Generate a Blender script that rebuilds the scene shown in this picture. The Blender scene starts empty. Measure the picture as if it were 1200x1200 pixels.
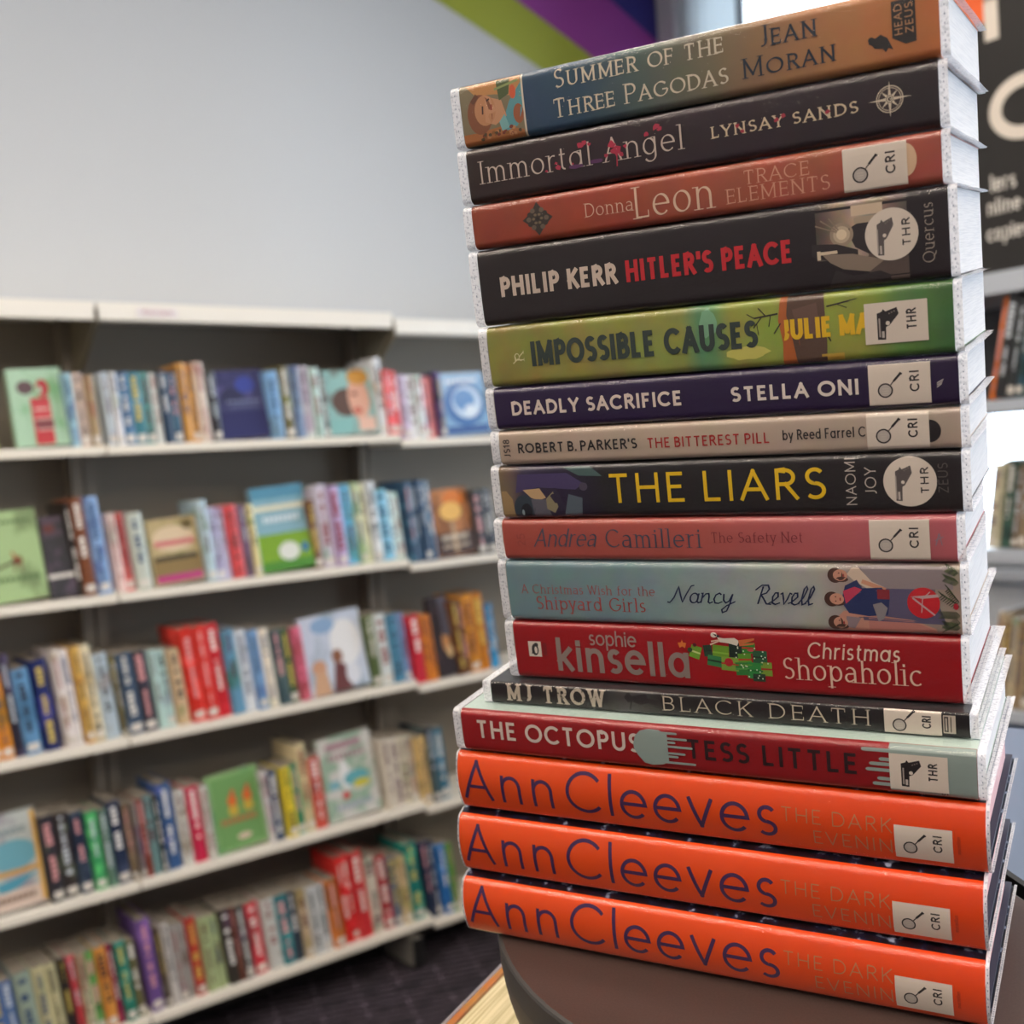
LAMP, SKY, EXPO = 10.5, 6.5, 0.42
import bpy, bmesh, math, random
from mathutils import Matrix, Vector
random.seed(7)
EYE = 1.50                      # eye height above the floor
col = bpy.context.scene.collection
MM = .001

# ------------------------------------------------------------------ objects
def tag(o, label=None, cat=None, group=None, kind=None):
    if label: o['label'] = label
    if cat: o['category'] = cat
    if group: o['group'] = group
    if kind: o['kind'] = kind
    return o

def empty(name, loc=(0, 0, 0), rot=None, parent=None):
    o = bpy.data.objects.new(name, None)
    o.empty_display_size = .02
    col.objects.link(o)
    m = Matrix.Translation(Vector(loc))
    if rot is not None: m = m @ rot.to_4x4()
    o.matrix_world = m
    if parent: o.parent = parent
    return o

class MB:
    """collects geometry and links it as one mesh object"""
    def __init__(s): s.v = []; s.f = []; s.m = []; s.sm = []
    def face(s, pts, m=0, smooth=False):
        n = len(s.v); s.v += [tuple(p) for p in pts]; s.f.append(tuple(range(n, n+len(pts)))); s.m.append(m); s.sm.append(smooth)
    def grid(s, rows, m=0, smooth=True, flip=False):
        n = len(s.v); k = len(rows[0])
        for r in rows: s.v += [tuple(p) for p in r]
        for i in range(len(rows)-1):
            for j in range(k-1):
                q = (n+i*k+j, n+i*k+j+1, n+(i+1)*k+j+1, n+(i+1)*k+j)
                s.f.append(q[::-1] if flip else q)
                s.m.append(m[j] if isinstance(m, (list, tuple)) else m); s.sm.append(smooth)
    def box(s, x0, x1, y0, y1, z0, z1, m=0):
        n = len(s.v)
        s.v += [(x, y, z) for x in (x0, x1) for y in (y0, y1) for z in (z0, z1)]
        for q in ((0,1,3,2), (4,6,7,5), (0,4,5,1), (2,3,7,6), (0,2,6,4), (1,5,7,3)):
            s.f.append(tuple(n+i for i in q)); s.m.append(m); s.sm.append(False)
    def prism(s, poly, z0, z1, m=0, ms=None, smooth_side=False):
        n = len(s.v); k = len(poly)
        s.face([(x, y, z1) for x, y in poly], m); s.face([(x, y, z0) for x, y in reversed(poly)], m)
        for i in range(k):
            a = poly[i]; b = poly[(i+1) % k]
            s.face([(a[0], a[1], z0), (b[0], b[1], z0), (b[0], b[1], z1), (a[0], a[1], z1)], m if ms is None else ms)
    def cyl(s, cx, cy, z0, z1, r, n=24, m=0):
        s.prism([(cx+r*math.cos(2*math.pi*i/n), cy+r*math.sin(2*math.pi*i/n)) for i in range(n)], z0, z1, m)
    def build(s, name, mats, parent=None, bevel=0):
        me = bpy.data.meshes.new(name)
        me.from_pydata(s.v, [], s.f)
        if not isinstance(mats, (list, tuple)): mats = [mats]
        for m in mats: me.materials.append(m)
        me.polygons.foreach_set('material_index', s.m); me.polygons.foreach_set('use_smooth', s.sm)
        me.update()
        o = bpy.data.objects.new(name, me); col.objects.link(o)
        if parent: o.parent = parent
        if bevel:
            b = o.modifiers.new('Bevel', 'BEVEL'); b.width = bevel; b.segments = 2; b.limit_method = 'ANGLE'
        return o

# ---------------------------------------------------------------- materials
def lin(c):
    if isinstance(c, str):
        c = c.lstrip('#'); c = tuple(int(c[i:i+2], 16)/255 for i in (0, 2, 4))
    return tuple(x/12.92 if x <= .04045 else ((x+.055)/1.055)**2.4 for x in c) + (1,)
_mc = {}
def mat(c, rough=.5, metal=0, coat=0, key='', spec=.5, trans=0, emit=0):
    k = (c, rough, metal, coat, spec, trans, emit, key)
    if k in _mc: return _mc[k]
    m = bpy.data.materials.new('paint_'+str(c).strip('#')); m.use_nodes = True
    b = m.node_tree.nodes['Principled BSDF']
    b.inputs['Base Color'].default_value = lin(c); b.inputs['Roughness'].default_value = rough
    b.inputs['Metallic'].default_value = metal; b.inputs['Coat Weight'].default_value = coat
    b.inputs['Coat Roughness'].default_value = .12
    b.inputs['Specular IOR Level'].default_value = spec
    if emit:
        b.inputs['Emission Color'].default_value = lin(c); b.inputs['Emission Strength'].default_value = emit
    _mc[k] = m
    return m

def N(m, t, **kw):
    n = m.node_tree.nodes.new(t)
    for k, v in kw.items():
        if k in n.inputs.keys(): n.inputs[k].default_value = v
        else: setattr(n, k, v)
    return n
def Lk(m, a, b): m.node_tree.links.new(a, b)

def ramp(n, stops):
    e = n.color_ramp.elements
    while len(e) < len(stops): e.new(.5)
    for i, (p, c) in enumerate(stops): e[i].position = p; e[i].color = lin(c)

def vivid(c, k=.88):
    r, g, b = (int(c[i:i+2], 16)/255 for i in (0, 2, 4)); a = (r+g+b)/3
    return tuple(min(.93, max(0, (a+(x-a)*1.04)*k)) for x in (r, g, b))
def cover_mat(stops, length, rough=.42, mottle=.06, scale=90, axis='X', coat=.0):
    """printed card: colours change along the spine as the artwork does, with a fine print mottle"""
    m = bpy.data.materials.new('printed_cover'); m.use_nodes = True
    b = m.node_tree.nodes['Principled BSDF']
    tc = N(m, 'ShaderNodeTexCoord'); sp = N(m, 'ShaderNodeSeparateXYZ'); Lk(m, tc.outputs['Object'], sp.inputs[0])
    mr = N(m, 'ShaderNodeMapRange'); mr.inputs['From Max'].default_value = length*MM
    Lk(m, sp.outputs[axis], mr.inputs['Value'])
    cr = N(m, 'ShaderNodeValToRGB'); ramp(cr, [(p/length, vivid(c)) for p, c in stops]); Lk(m, mr.outputs[0], cr.inputs[0])
    no = N(m, 'ShaderNodeTexNoise', Scale=scale, Detail=5.); Lk(m, tc.outputs['Object'], no.inputs['Vector'])
    mx = N(m, 'ShaderNodeMix', data_type='RGBA', blend_type='OVERLAY'); mx.inputs[0].default_value = mottle*4
    Lk(m, cr.outputs[0], mx.inputs[6]); Lk(m, no.outputs['Color'], mx.inputs[7])
    hs = N(m, 'ShaderNodeMix', data_type='RGBA'); hs.inputs[0].default_value = .6
    Lk(m, cr.outputs[0], hs.inputs[6]); Lk(m, mx.outputs[2], hs.inputs[7])
    Lk(m, hs.outputs[2], b.inputs['Base Color'])
    b.inputs['Roughness'].default_value = rough; b.inputs['Specular IOR Level'].default_value = .35
    b.inputs['Coat Weight'].default_value = coat
    return m

def plastic_mat():
    """clear book jacket film: see-through, glossy, crinkled"""
    m = bpy.data.materials.new('clear_jacket_film'); m.use_nodes = True
    nt = m.node_tree; nt.nodes.remove(nt.nodes['Principled BSDF']); out = nt.nodes['Material Output']
    tc = N(m, 'ShaderNodeTexCoord')
    mp = N(m, 'ShaderNodeMapping'); mp.inputs['Scale'].default_value = (1, 1, 1.8); Lk(m, tc.outputs['Object'], mp.inputs[0])
    n1 = N(m, 'ShaderNodeTexNoise', Scale=520., Detail=3.); Lk(m, mp.outputs[0], n1.inputs['Vector'])
    n2 = N(m, 'ShaderNodeTexNoise', Scale=45., Detail=2.); Lk(m, mp.outputs[0], n2.inputs['Vector'])
    ad = N(m, 'ShaderNodeMath', operation='MULTIPLY_ADD'); ad.inputs[1].default_value = 3.5
    Lk(m, n2.outputs[0], ad.inputs[0]); Lk(m, n1.outputs[0], ad.inputs[2])
    bp = N(m, 'ShaderNodeBump', Strength=.6, Distance=.0005); Lk(m, ad.outputs[0], bp.inputs['Height'])
    gl = N(m, 'ShaderNodeBsdfGlossy', Roughness=.14); Lk(m, bp.outputs[0], gl.inputs['Normal'])
    tr = N(m, 'ShaderNodeBsdfTransparent'); tr.inputs[0].default_value = (1, 1, 1, 1)
    fr = N(m, 'ShaderNodeFresnel', IOR=1.5); Lk(m, bp.outputs[0], fr.inputs['Normal'])
    mu = N(m, 'ShaderNodeMath', operation='MINIMUM'); mu.inputs[1].default_value = .30; Lk(m, fr.outputs[0], mu.inputs[0])
    mx = N(m, 'ShaderNodeMixShader'); Lk(m, mu.outputs[0], mx.inputs[0]); Lk(m, tr.outputs[0], mx.inputs[1]); Lk(m, gl.outputs[0], mx.inputs[2])
    Lk(m, mx.outputs[0], out.inputs[0])
    return m

def seam_mat():
    """frosted welded seam of the film: milky, with a row of weld marks"""
    m = bpy.data.materials.new('welded_film_seam'); m.use_nodes = True
    nt = m.node_tree; nt.nodes.remove(nt.nodes['Principled BSDF']); out = nt.nodes['Material Output']
    tc = N(m, 'ShaderNodeTexCoord')
    n1 = N(m, 'ShaderNodeTexNoise', Scale=700., Detail=2.); Lk(m, tc.outputs['Object'], n1.inputs['Vector'])
    bp = N(m, 'ShaderNodeBump', Strength=.7, Distance=.0005); Lk(m, n1.outputs[0], bp.inputs['Height'])
    cr = N(m, 'ShaderNodeValToRGB'); ramp(cr, [(.36, 'CDD0D8'), (.5, 'F4F5FA')]); Lk(m, n1.outputs[0], cr.inputs[0])
    pr = N(m, 'ShaderNodeBsdfPrincipled'); Lk(m, cr.outputs[0], pr.inputs['Base Color']); pr.inputs['Roughness'].default_value = .22
    Lk(m, bp.outputs[0], pr.inputs['Normal'])
    tr = N(m, 'ShaderNodeBsdfTransparent')
    mx = N(m, 'ShaderNodeMixShader'); mx.inputs[0].default_value = .6
    Lk(m, tr.outputs[0], mx.inputs[1]); Lk(m, pr.outputs[0], mx.inputs[2]); Lk(m, mx.outputs[0], out.inputs[0])
    return m

def page_mat(c1='DFE0E2', c2='D2D4D8', scale=1900.):
    m = bpy.data.materials.new('page_edges'); m.use_nodes = True
    b = m.node_tree.nodes['Principled BSDF']; b.inputs['Roughness'].default_value = .8
    tc = N(m, 'ShaderNodeTexCoord'); mp = N(m, 'ShaderNodeMapping'); mp.inputs['Scale'].default_value = (.02, .02, 1)
    Lk(m, tc.outputs['Object'], mp.inputs[0])
    n = N(m, 'ShaderNodeTexNoise', Scale=scale, Detail=2.); Lk(m, mp.outputs[0], n.inputs['Vector'])
    cr = N(m, 'ShaderNodeValToRGB'); ramp(cr, [(.35, c2), (.6, c1)]); Lk(m, n.outputs[0], cr.inputs[0])
    Lk(m, cr.outputs[0], b.inputs['Base Color'])
    return m

# ------------------------------------------------------------- stroke letters
def arc(cx, cy, rx, ry, a0, a1, n=None):
    n = n or max(6, int(abs(a1-a0)/12))
    return [(cx+rx*math.cos(math.radians(a0+(a1-a0)*i/n)), cy+ry*math.sin(math.radians(a0+(a1-a0)*i/n))) for i in range(n+1)]
X = .68
G = {
 'A': (.80, [[(0,0),(.4,1)], [(.4,1),(.8,0)], [(.14,.34),(.66,.34)]]),
 'B': (.56, [[(0,0),(0,1)], [(0,1),(.27,1)]+arc(.27,.76,.24,.24,90,-90)+[(0,.52)], [(0,.52),(.29,.52)]+arc(.29,.26,.27,.26,90,-90)+[(0,0)]]),
 'C': (.84, [arc(.48,.5,.48,.5,42,318)]),
 'D': (.74, [[(0,0),(0,1)], [(0,1),(.26,1)]+arc(.26,.5,.48,.5,90,-90)+[(0,0)]]),
 'E': (.50, [[(0,0),(0,1)], [(0,1),(.5,1)], [(0,.52),(.44,.52)], [(0,0),(.52,0)]]),
 'F': (.48, [[(0,0),(0,1)], [(0,1),(.5,1)], [(0,.5),(.42,.5)]]),
 'G': (.90, [arc(.48,.5,.48,.5,42,355), [(.96,.46),(.58,.46)]]),
 'H': (.68, [[(0,0),(0,1)], [(.68,0),(.68,1)], [(0,.52),(.68,.52)]]),
 'I': (.0, [[(0,0),(0,1)]]),
 'J': (.32, [[(.32,1),(.32,.24)]+arc(.12,.24,.2,.24,0,-105)]),
 'K': (.60, [[(0,0),(0,1)], [(.56,1),(0,.4)], [(.19,.58),(.6,0)]]),
 'L': (.48, [[(0,1),(0,0)], [(0,0),(.48,0)]]),
 'M': (.86, [[(0,0),(0,1)], [(0,1),(.43,.12)], [(.43,.12),(.86,1)], [(.86,1),(.86,0)]]),
 'N': (.70, [[(0,0),(0,1)], [(0,1),(.7,0)], [(.7,0),(.7,1)]]),
 'O': (1.0, [arc(.5,.5,.5,.5,0,360,36)]),
 'P': (.54, [[(0,0),(0,1)], [(0,1),(.27,1)]+arc(.27,.73,.27,.27,90,-90)+[(0,.46)]]),
 'Q': (1.0, [arc(.5,.5,.5,.5,0,360,36), [(.5,.08),(.75,-.1),(1.05,-.16)]]),
 'R': (.60, [[(0,0),(0,1)], [(0,1),(.27,1)]+arc(.27,.75,.25,.25,90,-90)+[(0,.5)], [(.26,.5),(.6,0)]]),
 'S': (.54, [arc(.28,.755,.24,.245,35,270)+arc(.27,.255,.27,.255,90,-140)]),
 'T': (.66, [[(.33,0),(.33,1)], [(0,1),(.66,1)]]),
 'U': (.66, [[(0,1),(0,.34)]+arc(.33,.33,.33,.33,180,360)+[(.66,1)]]),
 'V': (.74, [[(0,1),(.37,0)], [(.37,0),(.74,1)]]),
 'W': (1.1, [[(0,1),(.28,0)], [(.28,0),(.55,1)], [(.55,1),(.82,0)], [(.82,0),(1.1,1)]]),
 'X': (.66, [[(0,0),(.66,1)], [(0,1),(.66,0)]]),
 'Y': (.68, [[(0,1),(.34,.46)], [(.68,1),(.34,.46)], [(.34,.46),(.34,0)]]),
 'Z': (.62, [[(0,1),(.62,1)], [(.62,1),(0,0)], [(0,0),(.62,0)]]),
 'a': (.50, [[(.04,.60)]+arc(.25,.45,.25,.23,140,0)+[(.5,0)], [(.5,.40),(.26,.38)]+arc(.2,.19,.2,.19,90,270)+[(.34,.04),(.5,.16)]]),
 'b': (.56, [[(0,0),(0,1)], arc(.28,.34,.28,.34,0,360)]),
 'c': (.52, [arc(.31,.34,.31,.34,48,312)]),
 'd': (.56, [[(.56,0),(.56,1)], arc(.28,.34,.28,.34,0,360)]),
 'e': (.60, [[(.01,.36),(.6,.36)]+arc(.3,.34,.3,.34,4,318)]),
 'f': (.34, [arc(.34,.80,.2,.2,75,180)+[(.14,0)], [(0,.66),(.34,.66)]]),
 'g': (.56, [arc(.28,.34,.28,.34,0,360), [(.56,.68),(.56,-.06)]+arc(.29,-.06,.27,.24,0,-150)]),
 'h': (.50, [[(0,0),(0,1)], [(0,.40)]+arc(.25,.42,.25,.26,180,0)+[(.5,0)]]),
 'i': (.0, [[(0,0),(0,.68)], [(0,.90),(0,.93)]]),
 'j': (.1, [[(.1,.68),(.1,-.1)]+arc(-.08,-.1,.18,.2,0,-90), [(.1,.9),(.1,.93)]]),
 'k': (.46, [[(0,0),(0,1)], [(.43,.68),(0,.26)], [(.15,.40),(.46,0)]]),
 'l': (.0, [[(0,0),(0,1)]]),
 'm': (.84, [[(0,0),(0,.68)], [(0,.42)]+arc(.21,.44,.21,.24,180,0)+[(.42,0)], [(.42,.42)]+arc(.63,.44,.21,.24,180,0)+[(.84,0)]]),
 'n': (.50, [[(0,0),(0,.68)], [(0,.40)]+arc(.25,.42,.25,.26,180,0)+[(.5,0)]]),
 'o': (.62, [arc(.31,.34,.31,.34,0,360,30)]),
 'p': (.56, [[(0,-.3),(0,.68)], arc(.28,.34,.28,.34,0,360)]),
 'q': (.56, [[(.56,-.3),(.56,.68)], arc(.28,.34,.28,.34,0,360)]),
 'r': (.30, [[(0,0),(0,.68)], [(0,.38)]+arc(.24,.40,.24,.28,180,68)]),
 's': (.38, [arc(.2,.505,.17,.175,35,270)+arc(.19,.165,.19,.165,90,-140)]),
 't': (.32, [[(.13,.9),(.13,.16)]+arc(.28,.15,.15,.15,180,275), [(0,.68),(.32,.68)]]),
 'u': (.50, [[(0,.68),(0,.27)]+arc(.25,.26,.25,.26,180,360), [(.5,0),(.5,.68)]]),
 'v': (.52, [[(0,.68),(.26,0)], [(.26,0),(.52,.68)]]),
 'w': (.80, [[(0,.68),(.2,0)], [(.2,0),(.4,.68)], [(.4,.68),(.6,0)], [(.6,0),(.8,.68)]]),
 'x': (.48, [[(0,0),(.48,.68)], [(0,.68),(.48,0)]]),
 'y': (.52, [[(0,.68),(.26,.02)], [(.52,.68),(.14,-.3)]]),
 'z': (.46, [[(0,.68),(.46,.68)], [(.46,.68),(0,0)], [(0,0),(.46,0)]]),
 '.': (.0, [[(0,.0),(0,.03)]]), "'": (.0, [[(0,.8),(0,1)]]), '-': (.3, [[(0,.4),(.3,.4)]]),
 '1': (.2, [[(0,.8),(.2,1)], [(.2,1),(.2,0)]]),
 '2': (.5, [arc(.25,.74,.25,.26,160,-30)+[(0,0)], [(0,0),(.52,0)]]),
 '5': (.5, [[(.46,1),(.06,1)], [(.06,1),(.03,.56)]+arc(.24,.31,.27,.31,125,-145)]),
 '8': (.5, [arc(.25,.76,.21,.24,0,360), arc(.25,.26,.25,.26,0,360)]),
}
G1 = dict(G)                    # single-storey a for the geometric faces
G1['a'] = (.58, [arc(.29,.34,.29,.34,0,360), [(.58,0),(.58,.68)]])
# flowing hand lettering for script titles
GS = dict(G1)
GS['N'] = (.75, [[(-.25,.02),(-.12,-.02),(.05,.3),(.2,1.),(.34,.5),(.5,.02),(.62,.5),(.8,1.05),(.95,1.1)]])
GS['R'] = (.62, [[(.05,0),(.12,.5),(.18,.95)], [(-.2,.75),(.1,1.02),(.42,1.02),(.52,.82),(.4,.6),(.14,.5),(.3,.3),(.5,.02),(.75,.0)]])
GS['e'] = (.42, [[(-.1,.06),(.1,.16),(.34,.42),(.3,.62),(.16,.62),(.06,.4),(.1,.08),(.26,.0),(.5,.1)]])
GS['l'] = (.26, [[(-.08,.08),(.14,.4),(.27,.85),(.2,1.),(.1,.85),(.06,.3),(.14,.02),(.34,.1)]])
GS['v'] = (.42, [[(-.06,.55),(.04,.62),(.14,.3),(.2,.02),(.34,.3),(.42,.62),(.54,.56)]])
GS['c'] = (.38, [[(.36,.54),(.26,.64),(.1,.52),(.04,.26),(.12,.03),(.28,.0),(.46,.12)]])
GS['a'] = (.44, [arc(.2,.3,.19,.3,30,390), [(.4,.6),(.36,.1),(.44,.0),(.58,.1)]])
GS['n'] = (.5, [[(-.02,.6),(.06,.6),(.05,.3),(.03,0)], [(.05,.3),(.2,.58),(.34,.6),(.38,.4),(.38,.08),(.46,0),(.6,.1)]])
GS['y'] = (.46, [[(0,.6),(.04,.2),(.16,.04),(.3,.16),(.42,.6)], [(.42,.6),(.36,0),(.26,-.42),(.08,-.52),(.02,-.36),(.22,-.12),(.6,.14)]])

def ribbon(pts, w, ext0, ext1, wfun, out):
    """flat stroke of pen width w along pts"""
    P = [Vector(p) for p in pts]
    if ext0: P[0] = P[0] + (P[0]-P[1]).normalized()*ext0
    if ext1: P[-1] = P[-1] + (P[-1]-P[-2]).normalized()*ext1
    Q = [P[0]]
    for a, b in zip(P, P[1:]):
        k = max(1, int((b-a).length/(.16)))
        Q += [a+(b-a)*i/k for i in range(1, k+1)]
    n = len(Q); L = []; Rr = []
    closed = (Q[0]-Q[-1]).length < 1e-4
    for i in range(n):
        if closed and i in (0, n-1): t0 = Q[-1]-Q[-2]; t1 = Q[1]-Q[0]
        else: t0 = Q[i]-Q[i-1] if i else Q[1]-Q[0]; t1 = Q[i+1]-Q[i] if i < n-1 else Q[i]-Q[i-1]
        t0 = t0.normalized(); t1 = t1.normalized(); t = (t0+t1)
        t = t.normalized() if t.length > .2 else t1
        mi = min(1.6, 1/max(.3, t.dot(t1)))
        nn = Vector((-t.y, t.x)); h = w*wfun(t)*.5*mi
        L.append(Q[i]+nn*h); Rr.append(Q[i]-nn*h)
    for i in range(n-1): out.append((L[i], L[i+1], Rr[i+1], Rr[i]))

def letters(s, x0, x1, zb, h, w=.13, serif=False, contrast=0., slant=0., gap=.24, space=.42, font=None, small=1., flare=0):
    """lays s out between x0 and x1 (mm), baseline zb, capital height h; returns quads in mm"""
    font = font or G
    x = 0; run = []
    stemL = lambda c: c not in "COQGSceodqgasxvwyAVWXYTtfzZJj.'-12"
    stemR = lambda c: c not in "COQDSBPRceobpsrxvwyAVWXYTtfkKLFEzZ.'-25G"
    s = s+' '
    last = 0
    for ci, ch in enumerate(s[:-1]):
        if ch == ' ': x += space; continue
        k = 1.; nx = s[ci+1]
        if small < 1 and ch.islower(): ch = ch.upper(); k = small
        wd, st = font[ch]
        run.append((ch, x+w*.5*k, k, st)); last = gap*((.70+.35*stemR(ch)+.35*stemL(nx)) if serif else (.74+.2*stemR(ch)+.2*stemL(nx)) if font is not GS else 1); x += (wd + w)*k + last
    total = x - last
    sx = ((x1-x0)/h) / total
    quads = []
    pen = math.radians(22)
    wf = (lambda t: 1.) if not contrast else (lambda t: (1-contrast)+contrast*abs(math.sin(math.atan2(t.y, t.x*1.) - pen)))
    for ch, ox, k, st in run:
        out = []
        ends = {}
        for p in st:
            for q in (p[0], p[-1]): ends[(round(q[0], 2), round(q[1], 2))] = ends.get((round(q[0], 2), round(q[1], 2)), 0)+1
        T = lambda q: ((ox+q[0]*k)*sx, w*.5+q[1]*(k-w) if not q[1] < 0 else w*.5+q[1]*k)
        for p in st:
            straight = len(p) == 2
            pp = [T(q) for q in p]
            closed = math.dist(p[0], p[-1]) < 1e-3
            e = [0, 0]
            if not closed and font is not GS:
                for i, q in ((0, p[0]), (1, p[-1])):
                    r = p[1] if i == 0 else p[-2]
                    if abs(q[1]-r[1]) > abs(q[0]-r[0])*.8 and len(p[:3]) and (straight or abs(q[0]-r[0]) < .02) and ch not in 'CcGeSs': e[i] = w*.5
            ribbon(pp, w, e[0], e[1], wf, out)
            if serif and font is not GS:
                for i, q in ((0, p[0]), (1, p[-1])):
                    r = p[1] if i == 0 else p[-2]
                    key = (round(q[0], 2), round(q[1], 2))
                    dv = abs(q[1]-r[1]) > abs(q[0]-r[0])*.9
                    c = T(q); sw = .13*k; th = w*.32
                    yb = {0: 0, 1: k, .68: w*.5+.68*(k-w)+w*.5, -.3: w*.5-.3*k}.get(round(q[1], 2))
                    if dv and yb is not None and (straight or abs(q[0]-r[0]) < .02) and ch not in 'CGOcs' :
                        diag = abs(q[0]-r[0]) > .1
                        if diag and ends[key] > 1: continue
                        if round(q[1], 2) in (0, -.3): a, b = c[0]-sw-w*.3, c[0]+sw+w*.3
                        elif round(q[1], 2) == .68 and not diag or ch in 'lbdhk' and q[1] == 1: a, b = c[0]-sw-w*.4, c[0]+w*.3
                        else: a, b = c[0]-sw-w*.3, c[0]+sw+w*.3
                        y0, y1 = (yb, yb+th) if q[1] <= 0 else (yb-th, yb)
                        out.append((Vector((a, y1)), Vector((b, y1)), Vector((b, y0)), Vector((a, y0))))
                    elif not dv and straight and ch in 'EFTLZz' and q[0] > .3 or (not dv and straight and ch == 'T'):
                        up = -1 if q[1] > .6 else 1
                        if abs(q[1]-.5) < .1: y0, y1 = c[1]-.09*k, c[1]+.09*k
                        else: y0, y1 = sorted((c[1]-up*w*.15, c[1]+up*.2*k))
                        out.append((Vector((c[0]-th*.5, y1)), Vector((c[0]+th*.6, y1)), Vector((c[0]+th*.6, y0)), Vector((c[0]-th*.5, y0))))
        for q in out:
            quads.append([(x0+(v.x+slant*v.y)*h, zb+v.y*h) for v in q])
    return quads
# ============================================================ the stack of books
# axes of the stack (the stand's top slopes a little): columns = along the spine, into the book, up through the stack
M3 = Matrix(((0.39461, 0.90969, -0.12942), (-0.9185, 0.38666, -0.08275), (-0.02523, 0.15153, 0.98813)))
def stack_pt(s, d, u): return M3 @ Vector((s, d, u)) + Vector((0, 0, EYE))
FILM = plastic_mat(); SEAM = seam_mat(); PAGES = page_mat(); NAVYBOARD = mat('20243A', .5)

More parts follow.
